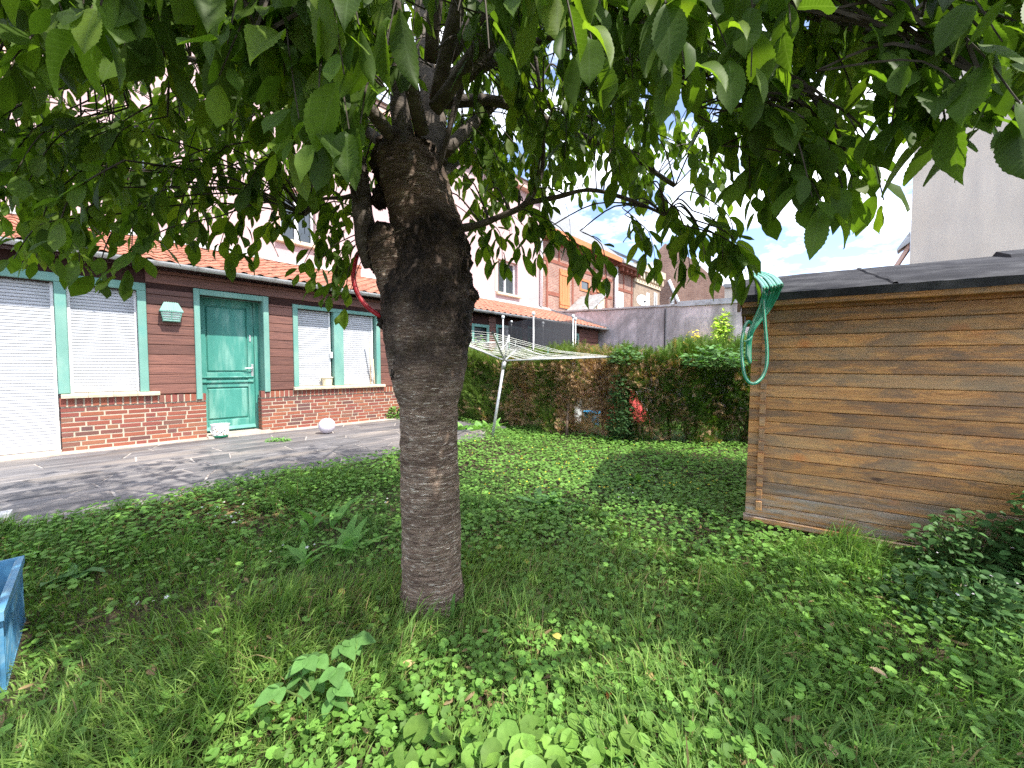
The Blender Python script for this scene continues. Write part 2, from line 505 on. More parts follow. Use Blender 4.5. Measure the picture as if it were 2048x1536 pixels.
MAT['ball'] = proc('ball', [(0.3, (0.52, 0.47, 0.52)), (0.7, (0.66, 0.60, 0.64))], 9, 6, 0.6, 0.25, 90, dirt=((0.40, 0.33, 0.38), 10), bdist=0.004)
MAT['teal'] = proc('teal_metal', [(0.3, (0.12, 0.33, 0.31)), (0.7, (0.22, 0.44, 0.41))], 12, 4, 0.5, 0.1)
MAT['pole_wood'] = proc('pole_wood', [(0.3, (0.52, 0.38, 0.25)), (0.7, (0.68, 0.54, 0.39))], 9, 5, 0.7, 0.1, None, (4, 4, 0.4))
MAT['toy_red'] = proc('toy_red', [(0.3, (0.55, 0.03, 0.03)), (0.7, (0.70, 0.06, 0.05))], 3, 4, 0.5, 0.1)
MAT['toy_blue'] = proc('toy_blue', [(0.3, (0.02, 0.30, 0.60)), (0.7, (0.05, 0.42, 0.72))], 5, 4, 0.5, 0.1)
MAT['stem_wood'] = proc('hedge_stem', [(0.3, (0.10, 0.065, 0.045)), (0.7, (0.20, 0.14, 0.10))], 12, 6, 0.9, 0.5, 40, (1, 1, 0.3))
MAT['stone_block'] = proc('stone_block', [(0.3, (0.12, 0.12, 0.125)), (0.7, (0.24, 0.235, 0.23))], 12, 7, 0.9, 0.6, 50)
MAT['white_tile'] = proc('white_board', [(0.3, (0.55, 0.54, 0.51)), (0.7, (0.72, 0.71, 0.68))], 22, 7, 0.8, 0.4, 60)
MAT['net'] = None
def net_mat():
    m, nt, b = newmat('net')
    b.inputs['Base Color'].default_value = (0.03, 0.03, 0.035, 1)
    b.inputs['Roughness'].default_value = 0.8
    t = nt.nodes.new('ShaderNodeBsdfTransparent')
    mx = nt.nodes.new('ShaderNodeMixShader')
    mx.inputs[0].default_value = 0.80
    nt.links.new(t.outputs[0], mx.inputs[1])
    nt.links.new(b.outputs[0], mx.inputs[2])
    nt.links.new(mx.outputs[0], nt.nodes['Material Output'].inputs['Surface'])
    return m
MAT['net'] = net_mat()
def shed_mat():
    m, nt, b = newmat('shed_wood')
    v0 = coords(nt, (1, 1, 1))
    v = coords(nt, (0.55, 1, 6.5))
    # knots: sparse cells, rings round them
    vo = nd(nt, 'ShaderNodeTexVoronoi', Scale=1.0, Randomness=1.0)
    kv = coords(nt, (1.9, 0.001, 4.2))
    nt.links.new(kv, vo.inputs['Vector'])
    kd = vo.outputs['Distance']
    kr = ramp(nt, kd, [(0.0, (1, 1, 1)), (0.34, (0, 0, 0))])
    add = nd(nt, 'ShaderNodeVectorMath', operation='MULTIPLY_ADD')
    nt.links.new(kr, add.inputs[0])
    add.inputs[1].default_value = (0.10, 0, 0.5)
    nt.links.new(v, add.inputs[2])
    # annual rings: strong only near the knots, faint elsewhere
    wv = nd(nt, 'ShaderNodeTexWave', Scale=2.2, Distortion=7.0, Detail=4.0)
    wv.wave_type = 'BANDS'
    wv.bands_direction = 'Z'
    wv.inputs['Detail Scale'].default_value = 0.7
    nt.links.new(add.outputs[0], wv.inputs['Vector'])
    gr = noise(nt, coords(nt, (0.8, 1, 15)), 3.0, 12, 0.74, 1.4)
    fine = noise(nt, coords(nt, (1.0, 1, 70)), 3.0, 6, 0.7)
    c = ramp(nt, gr, [(0.28, (0.24, 0.095, 0.032)), (0.45, (0.46, 0.205, 0.064)), (0.6, (0.60, 0.30, 0.095)), (0.78, (0.68, 0.385, 0.145))])
    kf = nd(nt, 'ShaderNodeMapRange')
    nt.links.new(kr, kf.inputs[0])
    kf.inputs[3].default_value, kf.inputs[4].default_value = 0.22, 0.75
    c = mixc(nt, kf.outputs[0], c, ramp(nt, wv.outputs['Fac'], [(0.0, (0.55, 0.48, 0.42)), (0.3, (0.95, 0.93, 0.9)), (1.0, (1.1, 1.1, 1.1))]), 'MULTIPLY')
    c = mixc(nt, 0.45, c, ramp(nt, fine, [(0.3, (0.6, 0.55, 0.5)), (0.6, (1.1, 1.1, 1.1))]), 'MULTIPLY')
    # weather stains
    st = noise(nt, coords(nt, (1.8, 1, 7.5)), 1.5, 10, 0.76, 0.5)
    c = mixc(nt, ramp(nt, st, [(0.46, (0, 0, 0)), (0.54, (0.55, 0.55, 0.55)), (0.68, (0.92, 0.92, 0.92))]), c, (0.125, 0.088, 0.062))
    sg = noise(nt, coords(nt, (0.9, 1, 3.0)), 1.1, 5, 0.6)
    c = mixc(nt, ramp(nt, sg, [(0.5, (0, 0, 0)), (0.72, (0.6, 0.6, 0.6))]), c, (0.33, 0.235, 0.13))
    c = mixc(nt, ramp(nt, kd, [(0.035, (0.95, 0.95, 0.95)), (0.075, (0, 0, 0))]), c, (0.085, 0.038, 0.018))
    rs = noise(nt, coords(nt, (1.6, 1, 2.2)), 1.7, 3, 0.5)
    c = mixc(nt, ramp(nt, rs, [(0.68, (0, 0, 0)), (0.76, (0.8, 0.8, 0.8))]), c, (0.50, 0.165, 0.04))
    c = objval(nt, c, 0.95, 1.35)
    at_ = nd(nt, 'ShaderNodeAttribute', attribute_name='wash')
    at_.attribute_type = 'OBJECT'
    wn_ = noise(nt, coords(nt, (1.2, 1, 9)), 2.5, 7, 0.7)
    wf = nd(nt, 'ShaderNodeMath', operation='MULTIPLY')
    nt.links.new(ramp(nt, wn_, [(0.42, (0, 0, 0)), (0.62, (1, 1, 1))]), wf.inputs[0])
    nt.links.new(at_.outputs['Fac'], wf.inputs[1])
    c = mixc(nt, wf.outputs[0], c, (0.42, 0.36, 0.31))
    nt.links.new(c, b.inputs['Base Color'])
    b.inputs['Roughness'].default_value = 0.62
    bump(nt, b, fine, 0.3, 0.003)
    return m
MAT['shed'] = shed_mat()
def bark_mat():
    m, nt, b = newmat('cherry_bark')
    at_ = nd(nt, 'ShaderNodeAttribute', attribute_name='gnarl')
    v = coords(nt, (1, 1, 1), False)
    # horizontal lenticels
    l1 = noise(nt, coords(nt, (1, 1, 6.0), False), 23, 6, 0.66, 0.35)
    band = noise(nt, coords(nt, (0.25, 0.25, 4.0), False), 3.2, 5, 0.7)
    peel = noise(nt, coords(nt, (1, 1, 2.2), False), 6.5, 9, 0.72, 1.5)
    l2 = noise(nt, coords(nt, (1, 1, 7.0), False), 17, 6, 0.7)
    n3 = noise(nt, v, 5, 6, 0.6)
    c = ramp(nt, l2, [(0.28, (0.040, 0.026, 0.018)), (0.46, (0.185, 0.122, 0.085)), (0.64, (0.38, 0.285, 0.21))])
    c = mixc(nt, ramp(nt, l1, [(0.57, (0, 0, 0)), (0.62, (0.95, 0.95, 0.95))]), c, (0.70, 0.61, 0.49))
    c = mixc(nt, 0.5, c, ramp(nt, n3, [(0.3, (0.6, 0.5, 0.48)), (0.7, (1.3, 1.3, 1.3))]), 'MULTIPLY')
    c = mixc(nt, 0.8, c, ramp(nt, band, [(0.35, (0.5, 0.46, 0.44)), (0.5, (1, 1, 1)), (0.65, (1.45, 1.4, 1.35))]), 'MULTIPLY')
    c = mixc(nt, ramp(nt, peel, [(0.56, (0, 0, 0)), (0.66, (0.7, 0.7, 0.7))]), c, (0.085, 0.045, 0.034))
    g1 = noise(nt, coords(nt, (1, 1, 0.6), False), 26, 9, 0.72, 1.2)
    gc = ramp(nt, g1, [(0.35, (0.007, 0.005, 0.004)), (0.52, (0.032, 0.021, 0.015)), (0.66, (0.10, 0.068, 0.046)), (0.8, (0.24, 0.19, 0.145))])
    c = mixc(nt, at_.outputs['Fac'], c, gc)
    nt.links.new(c, b.inputs['Base Color'])
    b.inputs['Roughness'].default_value = 0.75
    b.inputs['Specular IOR Level'].default_value = 0.3
    h = mixc(nt, at_.outputs['Fac'], l1, g1)
    bump(nt, b, h, 1.0, 0.02)
    return m
MAT['bark'] = bark_mat()
MAT['limb'] = proc('limb_bark', [(0.3, (0.045, 0.035, 0.028)), (0.55, (0.10, 0.08, 0.062)), (0.8, (0.19, 0.16, 0.125))], 14, 8, 0.75, 0.5, 40, (1, 1, 2.5))
MAT['twig'] = proc('twig_bark', [(0.3, (0.03, 0.024, 0.016)), (0.7, (0.075, 0.06, 0.04))], 30, 4, 0.8, 0.2)
MAT['cherry_leaf'] = leafmat('cherry_leaf', 0.56, 0.5, 0.2)
MAT['grass'] = leafmat('grass', 0.32, 0.55, 0.25, tcol=(1.3, 1.5, 0.6))
MAT['weed'] = leafmat('weed_leaf', 0.3, 0.55, 0.25, tcol=(1.3, 1.5, 0.6))
MAT['conifer'] = leafmat('conifer', 0.18, 0.6, 0.25)
MAT['petal'] = leafmat('petal', 0.25, 0.6, 0.2, tcol=(1, 1, 1))
def leaf_obj_mat():
    """large cherry leaves: per-object tint, pinnate veins in leaf space"""
    m, nt, b = newmat('cherry_leaf_large')
    tc = nt.nodes.new('ShaderNodeTexCoord')
    sp = nt.nodes.new('ShaderNodeSeparateXYZ')
    nt.links.new(tc.outputs['Object'], sp.inputs[0])
    ab = nd(nt, 'ShaderNodeMath', operation='ABSOLUTE')
    nt.links.new(sp.outputs['X'], ab.inputs[0])
    # side veins: stripes along y - 0.9|x|
    ml = nd(nt, 'ShaderNodeMath', operation='MULTIPLY_ADD')
    nt.links.new(ab.outputs[0], ml.inputs[0])
    ml.inputs[1].default_value = -0.85
    nt.links.new(sp.outputs['Y'], ml.inputs[2])
    m2 = nd(nt, 'ShaderNodeMath', operation='MULTIPLY')
    nt.links.new(ml.outputs[0], m2.inputs[0])
    m2.inputs[1].default_value = 11.0
    fr = nd(nt, 'ShaderNodeMath', operation='FRACT')
    nt.links.new(m2.outputs[0], fr.inputs[0])
    vein = ramp(nt, fr.outputs[0], [(0.0, (1, 1, 1)), (0.12, (0, 0, 0)), (0.88, (0, 0, 0)), (1.0, (1, 1, 1))])
    mid = ramp(nt, ab.outputs[0], [(0.008, (1, 1, 1)), (0.02, (0, 0, 0))])
    mxv = mixc(nt, 1.0, vein, mid, 'LIGHTEN')
    oi = nt.nodes.new('ShaderNodeObjectInfo')
    c = ramp(nt, oi.outputs['Random'], [(0.0, (0.050, 0.090, 0.017)), (0.4, (0.078, 0.140, 0.022)), (0.75, (0.105, 0.180, 0.028)), (1.0, (0.160, 0.235, 0.036))])
    c = mixc(nt, 0.4, c, ramp(nt, noise(nt, tc.outputs['Object'], 7, 4), [(0.3, (0.7, 0.7, 0.7)), (0.7, (1.25, 1.2, 1.1))]), 'MULTIPLY')
    vf = nd(nt, 'ShaderNodeMath', operation='MULTIPLY')
    nt.links.new(mxv, vf.inputs[0])
    vf.inputs[1].default_value = 0.35
    c = mixc(nt, vf.outputs[0], c, (0.13, 0.19, 0.075))
    nt.links.new(c, b.inputs['Base Color'])
    b.inputs['Roughness'].default_value = 0.48
    b.inputs['Specular IOR Level'].default_value = 0.16
    bump(nt, b, vein, -0.5, 0.04)
    tr = nt.nodes.new('ShaderNodeBsdfTranslucent')
    nt.links.new(mixc(nt, 1.0, c, (1.45, 1.6, 0.4), 'MULTIPLY'), tr.inputs['Color'])
    mx = nt.nodes.new('ShaderNodeMixShader')
    mx.inputs[0].default_value = 0.55
    nt.links.new(b.outputs[0], mx.inputs[1])
    nt.links.new(tr.outputs[0], mx.inputs[2])
    nt.links.new(mx.outputs[0], nt.nodes['Material Output'].inputs['Surface'])
    return m
MAT['leaf_obj'] = leaf_obj_mat()
# ------------------------------------------------------------------ ground
BS = np.array([-12, -3, -0.51, -0.16, 0.1, 0.51, 0.87, 1.26, 2.0, 2.65, 3.3, 4.2, 4.9, 5.6, 40])
BK = np.array([3.5, 3.5, 3.49, 3.58, 3.49, 3.47, 3.31, 3.33, 3.34, 3.36, 3.36, 3.25, 2.6, 0.0, -0.5])
def sk(x, y):
    return FU.x * x + FU.y * y, FN.x * x + FN.y * y + FD
def lawn_d(x, y):
    s, k = sk(x, y)
    return k - np.interp(s, BS, BK)
def lawn_z(x, y):
    d = lawn_d(x, y)
    t = np.clip(d / 1.2, 0, 1)
    base = -0.12 * t * t * (3 - 2 * t)
    bumps = 0.018 * np.sin(2.1 * x + 1.3 * np.sin(1.7 * y)) * np.sin(1.9 * y + 0.7) + 0.008 * np.sin(5.3 * x + 2) * np.sin(4.7 * y)
    z = np.where(d < 0, -0.05, base + 0.010 + bumps * t)
    return z
gx = np.concatenate([[-300, -80, -30, -16], np.arange(-10, 10.01, 0.16), [16, 30, 80, 300]])
gy = np.concatenate([[-300, -60, -12], np.arange(-2.5, 14.01, 0.16), [20, 40, 100, 400, 1200]])
GX, GY = np.meshgrid(gx, gy)
GZ = lawn_z(GX, GY)
nx, ny = len(gx), len(gy)
idx = np.arange(nx * ny).reshape(ny, nx)
Fq = np.stack([idx[:-1, :-1], idx[:-1, 1:], idx[1:, 1:], idx[1:, :-1]], -1).reshape(-1, 4)
ground = link('ground', np_mesh('ground', np.stack([GX, GY, GZ], -1).reshape(-1, 3), Fq, MAT['soil'], smooth=True))
tag(ground, 'bare soil under the lawn grass', kind='structure')

# patio: pale bed, slate slabs laid on it as separate pieces
patio = empty('patio', fworld(0, 0, 0), FROT)          # local x = s, local y = -k
patio['label'] = 'dark slate patio paving in front of the house'
patio['kind'] = 'structure'
bed = MB()
ss = np.arange(-6, 5.9, 0.3)
for a, b_ in zip(ss[:-1], ss[1:]):
    ka, kb = np.interp(a, BS, BK) + 0.02, np.interp(b_, BS, BK) + 0.02
    bed.add([(a, -ka, -0.007), (b_, -kb, -0.007), (b_, 0, -0.007), (a, 0, -0.007)], [(0, 1, 2, 3)])
bo = bed.build('mortar_bed', MAT['patio_joint'], patio)
strip = MB().box(-6, 5.4, -0.2, 0.0, -0.05, 0.012).build('concrete_strip', MAT['concrete'], patio)
pr = random.Random(3)
k = 0.21
while k < 3.5:
    kw = pr.uniform(0.20, 0.46)
    s = -5.2 + pr.uniform(-0.8, 0)
    g = 0.011
    eb, et = s, s                                   # right ends of the slab before, near and far edge
    wob = lambda x, kk: 0.012 * mn.noise(Vector((x * 1.3, kk * 5, 0.5)))
    while s < 5.2:
        w = pr.uniform(0.4, 1.6)
        nb, nt_ = s + w + pr.uniform(-.12, .12), s + w + pr.uniform(-.12, .12)
        poly = [(eb + g, k + g + wob(eb, k)), (nb - g, k + g + wob(nb, k)),
                (nt_ - g, k + kw - g + wob(nt_, k + kw)), (et + g, k + kw - g + wob(et, k + kw))]
        eb, et = nb, nt_
        polys = [poly]
        if pr.random() < 0.3 and w > 0.7:                      # broken slab
            f1, f2 = pr.uniform(0.3, 0.7), pr.uniform(0.3, 0.7)
            def lp(p, q, f): return (p[0] + (q[0] - p[0]) * f, p[1] + (q[1] - p[1]) * f)
            a1, a2 = lp(poly[0], poly[1], f1), lp(poly[0], poly[1], f1 + 0.015)
            b1, b2 = lp(poly[3], poly[2], f2), lp(poly[3], poly[2], f2 + 0.015)
            polys = [[poly[0], a1, b1, poly[3]], [a2, poly[1], poly[2], b2]]
        for pl in polys:
            cs = sum(p[0] for p in pl) / 4
            ck = sum(p[1] for p in pl) / 4
            if ck > np.interp(cs, BS, BK) + 0.12:
                continue
            h = pr.uniform(-0.001, 0.003)
            mbs = MB()
            c = 0.006
            top = [((p[0] - cs) * (1 - c * 3), -(p[1] - ck) * (1 - c * 3)) for p in pl]
            bot = [((p[0] - cs), -(p[1] - ck)) for p in pl]
            vs = [(x, y, -0.03) for x, y in bot] + [(x, y, h - 0.004) for x, y in bot] + [(x, y, h + pr.uniform(-.001, .001)) for x, y in top]
            fs_ = [(11, 10, 9, 8)]
            for i in range(4):
                q = (i + 1) % 4
                fs_ += [(i, i + 4, q + 4, q), (i + 4, i + 8, q + 8, q + 4)]
            mbs.add(vs, fs_)
            mbs.build('slab', MAT['slate'], patio, (cs, -ck, 0))
        s += w
    k += kw

# ------------------------------------------------------------------ annex (single-storey, timber clad on a brick plinth)
annex = empty('house_annex', fworld(0, 0, 0), FROT, 'single-storey annex, red-brown timber cladding above brick, green frames, tiled lean-to roof', 'house')
# local frame: x = s, y = into the house, z up
HB = 0.729
S_END = 13.35
sA, sB = fs(117), fs(410)           # left plinth
sC, sD = fs(521), fs(850)           # right plinth with real bricks
sDoorL, sDoorR = fs(403), fs(528)
# backing walls (recessed; carry mortar / dark gap colour)
pl = MB().box(sA + 0.004, sB - 0.004, 0.002, 0.24, -0.05, HB - 0.125)
pl.box(sC + 0.012, S_END - 0.01, 0.002, 0.24, -0.05, HB - 0.125)
plinth = pl.build('plinth', MAT['mortar'], annex)
pc = MB().box(sA + 0.004, sB - 0.004, -0.014, 0.2, HB - 0.125, HB - 0.012).box(sC + 0.012, S_END - 0.01, -0.014, 0.2, HB - 0.125, HB - 0.012)
pc.build('plinth_mortar_cap', MAT['mortar'], annex)
cw = 0.0665
NC = 9
brick_meshes = []
for i in range(4):
    q = random.Random(i)
    m_ = MB().cbox(-0.5, 0.5, -0.5, 0.5, -0.5, 0.5, 0.03)
    m_.v = [(x + q.uniform(-.008, .008), y + q.uniform(-.04, .04), z + q.uniform(-.05, .05)) for x, y, z in m_.v]
    brick_meshes.append(m_.mesh('brick', MAT['brick']))
def brick(x0, x1, z0, z1, y0=-0.006, y1=0.1, parent=None):
    return link('brick', rnd.choice(brick_meshes), None, parent or plinth, ((x0 + x1) / 2, (y0 + y1) / 2 + rnd.uniform(-.002, .002), (z0 + z1) / 2), None, (x1 - x0, y1 - y0, z1 - z0))
for (a, b_) in ((sA, sB), (sC, sD)):
    for c in range(NC):
        z0 = 0.008 + c * cw
        x = a
        first = True
        while x < b_ - 0.03:
            w = rnd.choice((0.215, 0.215, 0.215, 0.105)) if not first else ((0.105, 0.16, 0.215)[c % 3])
            first = False
            x1 = min(x + w, b_)
            if b_ - x1 < 0.05: x1 = b_
            brick(x, x1, z0, z0 + cw - 0.0175)
            x = x1 + 0.018
    x = a - 0.004
    while x < b_ - 0.03:                                   # soldier course on top
        x1 = min(x + 0.058, b_)
        brick(x, x1, HB - 0.118, HB - 0.006, -0.024, 0.09)
        x = x1 + 0.017
for c in range(NC):                                         # bricks of the door reveal
    z0 = 0.008 + c * cw
    for (y0, y1) in (((0.104, 0.2),) if c % 2 else ((0.104, 0.15), (0.16, 0.2))):
        brick(sC, sC + 0.1, z0, z0 + cw - 0.012, y0, y1)
MB().box(sD + 0.01, S_END, -0.004, 0.01, 0.0, HB - 0.01).build('plinth_far', MAT['red_brick_far'], annex)

# cladding backing + planks
ZT = 2.60
win_far = [(fs(946), fs(975), fz(960, 685), fz(960, 652)), (fs(994), fs(1040), fz(1015, 690), fz(1015, 655)), (fs(1057), fs(1118), fz(1090, 700), fz(1090, 660)), (fs(1137), fs(1155), fz(1146, 694), fz(1146, 669))]
w1 = (fs(139), fs(279), 0.80, fz(279, 582))
w2 = (fs(596), fs(753), 0.80, fz(596, 617))
back = MB()
def wall_with_holes(mb, x0, x1, z0, z1, y0, y1, holes):
    xs = sorted(holes, key=lambda h: h[0])
    x = x0
    for (a, b_, c, d) in xs:
        mb.box(x, a, y0, y1, z0, z1)
        if c > z0 + 0.01: mb.box(a, b_, y0, y1, z0, c)
        if d < z1 - 0.01: mb.box(a, b_, y0, y1, d, z1)
        x = b_
    mb.box(x, x1, y0, y1, z0, z1)
ZH = fz(403, 590)                                            # door head
sL0 = fs(-320)
holes = [(sL0, w1[1], HB, fz(0, 552)), (sDoorL, sDoorR, HB, ZH), (w2[0], w2[1], HB, w2[3])] + win_far
wall_with_holes(back, sL0 - 0.6, S_END, HB - 0.002, ZT, 0.015, 0.16, holes)
back.box(sDoorL - 0.4, sDoorR + 0.5, 0.6, 0.62, 0, ZT)
cladding = back.build('cladding', MAT['siding_gap'], annex)
def planks(x0, x1, z0, z1, first=0.0):
    z = z0
    while z < z1 - 0.02:
        h = min(0.1495, z1 - z)
        m_ = MB().cbox(-(x1 - x0) / 2, (x1 - x0) / 2, -0.011, 0.016, -h / 2 + 0.004, h / 2 - 0.003, 0.005)
        m_.build('plank', MAT['siding'], cladding, ((x0 + x1) / 2, 0.0, z + h / 2))
        z += 0.1495
planks(fs(297), fs(392), HB + 0.004, fz(300, 576))
planks(fs(539), fs(588), HB + 0.004, ZH - 0.03)
planks(fs(758), fs(946), HB + 0.004, ZT - 0.25)
planks(fs(297), fs(946), max(fz(297, 572), ZH + 0.1), ZT)
for a, b_ in ((win_far[0][1], win_far[1][0]), (win_far[1][1], win_far[2][0]), (win_far[2][1], win_far[3][0]), (win_far[3][1], S_END)):
    planks(a + 0.05, b_ - 0.05, HB + 0.2, ZT)

# green frames: posts, lintels, casings
def green(name, x0, x1, y0, y1, z0, z1, m='green_paint'):
    return MB().cbox(x0, x1, y0, y1, z0, z1, 0.006).build(name, MAT[m], annex)
lin0 = fz(297, 583) + 0.0
green('lintel', sL0, fs(297), -0.045, 0.14, lin0, lin0 + 0.11)
green('post', fs(115), fs(139), -0.035, 0.16, HB + 0.055, lin0)
green('post', fs(279), fs(297), -0.04, 0.0, HB + 0.05, lin0)
green('jamb', fs(279) + 0.005, fs(279) + 0.03, 0.0, 0.16, HB + 0.05, lin0)
cz0 = HB + 0.0
green('door_casing', fs(391), fs(403), -0.045, 0.0, HB - 0.1, ZH + 0.09)
green('door_casing', fs(528), fs(539), -0.045, 0.0, HB - 0.02, ZH + 0.09)
green('door_casing', fs(403), fs(528), -0.043, 0.0, ZH, ZH + 0.088)
green('door_jamb', fs(528) - 0.002, fs(528) + 0.03, 0.002, 0.30, HB, ZH)
green('door_jamb', fs(528) + 0.02, fs(528) + 0.05, 0.20, 0.30, 0.02, HB)
green('door_head', fs(403), fs(528) - 0.003, 0.002, 0.30, ZH + 0.002, ZH + 0.03)
z2 = w2[3]
green('window_casing', fs(587), fs(597), -0.035, 0.0, HB + 0.05, z2 + 0.07)
green('window_casing', fs(752), fs(760), -0.035, 0.0, HB + 0.05, z2 + 0.07)
green('window_casing', fs(597), fs(752), -0.033, 0.0, z2, z2 + 0.068)
green('post', fs(668), fs(687), -0.03, 0.16, HB + 0.05, z2)
green('jamb', fs(752) + 0.003, fs(752) + 0.028, 0.0, 0.16, HB + 0.05, z2)
green('jamb', fs(597) - 0.026, fs(597) - 0.002, 0.0, 0.16, HB + 0.05, z2)

# sills (cast pieces)
def sill(x0, x1, n):
    so = None
    for i in range(n):
        a = x0 + (x1 - x0) * i / n
        b_ = x0 + (x1 - x0) * (i + 1) / n
        MB().prism([(-0.085, HB - 0.004), (-0.09, HB + 0.03), (-0.075, HB + 0.046), (0.17, HB + 0.062), (0.17, HB - 0.004)], 'x', a + 0.002, b_ - 0.002).build('sill', MAT['sill'], annex)
sill(fs(120), fs(318), 4)
sill(fs(585), fs(767), 5)

# roller shutters, one slat at a time
def slat_mesh(w):
    h = 0.0415
    pf = [(0.0, -h / 2), (-0.005, -h / 2 + 0.004), (-0.0062, -h * 0.2), (-0.0066, h * 0.15), (-0.0045, h / 2 - 0.008), (0.0, h / 2 - 0.004), (0.006, h / 2 - 0.003), (0.006, -h / 2)]
    return MB().prism(pf, 'x', -w / 2, w / 2).mesh('slat', MAT['shutter_white'])
def shutter(x0, x1, z0, z1, dep, label=None):
    mb = MB().box(x0 - 0.004, x1 + 0.004, dep + 0.02, dep + 0.03, z0, z1)
    sh = mb.build('roller_shutter', MAT['shutter_white'], annex)
    if label: sh['label'] = label
    me = slat_mesh(x1 - x0 - 0.05)
    z = z0 + 0.07
    while z < z1 - 0.01:
        link('slat', me, None, sh, ((x0 + x1) / 2, dep, z))
        z += 0.0425
    MB().cbox(x0 + 0.02, x1 - 0.02, dep - 0.012, dep + 0.012, z0 + 0.004, z0 + 0.046, 0.004).build('bottom_bar', MAT['shutter_white'], sh)
    for a in (x0, x1 - 0.028):
        MB().cbox(a, a + 0.028, dep - 0.022, dep + 0.018, z0, z1, 0.003).build('guide_rail', MAT['white_frame'], sh)
    return sh
shutter(sL0 + 0.05, fs(115) - 0.01, 0.03, lin0, 0.10)
MB().box(sL0 + 0.05, fs(116), -0.12, 0.1, -0.03, 0.028).build('doorstep', MAT['concrete'], annex)
shutter(fs(139), fs(279), HB + 0.06, lin0, 0.10)
shutter(fs(597), fs(665), HB + 0.06, z2, 0.10)
shutter(fs(687), fs(750), HB + 0.06, z2, 0.10)
MB().cbox(fs(668) - 0.05, fs(668) - 0.01, 0.02, 0.06, 1.33, 1.45, 0.004).build('shutter_switch', MAT['white_frame'], annex)

# stable door
dd = 0.27
x0, x1 = fs(403) - 0.02, fs(528) + 0.02
zt = ZH - 0.0
dm = MB()
dm.box(x0, x1, dd + 0.02, dd + 0.05, 0.03, zt)
door = dm.build('door', MAT['green_door'], annex)
door['label'] = 'green two-part stable door with worn paint'
dw0, dw1 = x0 + 0.05, x1 - 0.10
MB().cbox(dw1, dw1 + 0.1, dd - 0.02, dd + 0.02, 0.03, zt, 0.006).build('door_frame', MAT['green_door'], door)
zm = 0.93
def rail(a, b_, c, d, y=0.0): return MB().cbox(a, b_, dd - 0.008 + y, dd + 0.02, c, d, 0.006).build('door_rail', MAT['green_door'], door)
rail(dw0 - 0.05, dw0 + 0.07, 0.06, zt); rail(dw1 - 0.10, dw1 - 0.004, 0.06, zt)
rail(dw0 + 0.07, dw1 - 0.10, zt - 0.11, zt); rail(dw0 + 0.07, dw1 - 0.10, zm + 0.02, zm + 0.12)
rail(dw0 + 0.07, dw1 - 0.10, zm - 0.13, zm - 0.02); rail(dw0 + 0.07, dw1 - 0.10, 0.06, 0.24)
MB().cbox(dw0 - 0.03, dw1 - 0.02, dd - 0.035, dd - 0.008, zm - 0.055, zm - 0.012, 0.01).build('drip_moulding', MAT['green_door'], door)
MB().cbox(dw0 - 0.03, dw1 - 0.02, dd - 0.03, dd - 0.008, zm + 0.03, zm + 0.055, 0.01).build('drip_moulding', MAT['green_door'], door)
MB().cbox(dw0 + 0.08, dw1 - 0.11, dd - 0.002, dd + 0.02, 0.26, zm - 0.15, 0.02).build('door_panel', MAT['green_door'], door)
MB().cbox(dw0 + 0.08, dw1 - 0.11, dd - 0.002, dd + 0.02, zm + 0.14, zt - 0.13, 0.02).build('door_panel', MAT['green_door'], door)
MB().prism([(dd - 0.05, 0.075), (dd - 0.008, 0.13), (dd - 0.008, 0.075)], 'x', dw0 - 0.02, dw1 - 0.01).build('weather_bar', MAT['green_door'], door)
MB().cbox(dw1 - 0.055, dw1 - 0.02, dd - 0.02, dd - 0.008, 0.98, 1.2, 0.003).build('lock_plate', MAT['steel'], door)
MB().tube([(dw1 - 0.038, dd - 0.02, 1.13), (dw1 - 0.038, dd - 0.06, 1.13), (dw1 - 0.06, dd - 0.065, 1.13), (dw1 - 0.16, dd - 0.06, 1.125)], 0.01, 8).build('handle', MAT['white_frame'], door, smooth=True)
for zz in (1.62,):
    MB().cbox(dw0 - 0.04, dw0 - 0.01, dd - 0.03, dd - 0.008, zz, zz + 0.12, 0.004).build('hinge', MAT['steel'], door)
    MB().cbox(dw1 - 0.075, dw1 - 0.045, dd - 0.02, dd - 0.008, zz - 0.02, zz + 0.1, 0.004).build('bolt', MAT['steel'], door)
MB().box(fs(408), fs(536), -0.22, 0.3, -0.03, 0.035).build('threshold', MAT['concrete'], annex)

# far windows (dark glass, green frames)
for i, (a, b_, c, d) in enumerate(win_far):
    wf = MB().cbox(a - 0.05, a + 0.03, -0.03, 0.02, c, d + 0.05, 0.006)
    wf.cbox(b_ - 0.03, b_ + 0.05, -0.03, 0.02, c, d + 0.05, 0.006).cbox(a + 0.03, b_ - 0.03, -0.028, 0.02, d - 0.03, d + 0.048, 0.006)
    wo = wf.build('window', MAT['green_paint'], annex)
    MB().box(a, b_, 0.09, 0.1, c, d).build('pane', MAT['glass'], wo)
    if b_ - a > 0.8:
        fr = MB()
        for q in (0.06, 0.5, 0.94):
            x = a + (b_ - a) * q
            fr.box(x - 0.03, x + 0.03, 0.06, 0.088, c, d)
        fr.build('sash', MAT['white_frame'], wo)

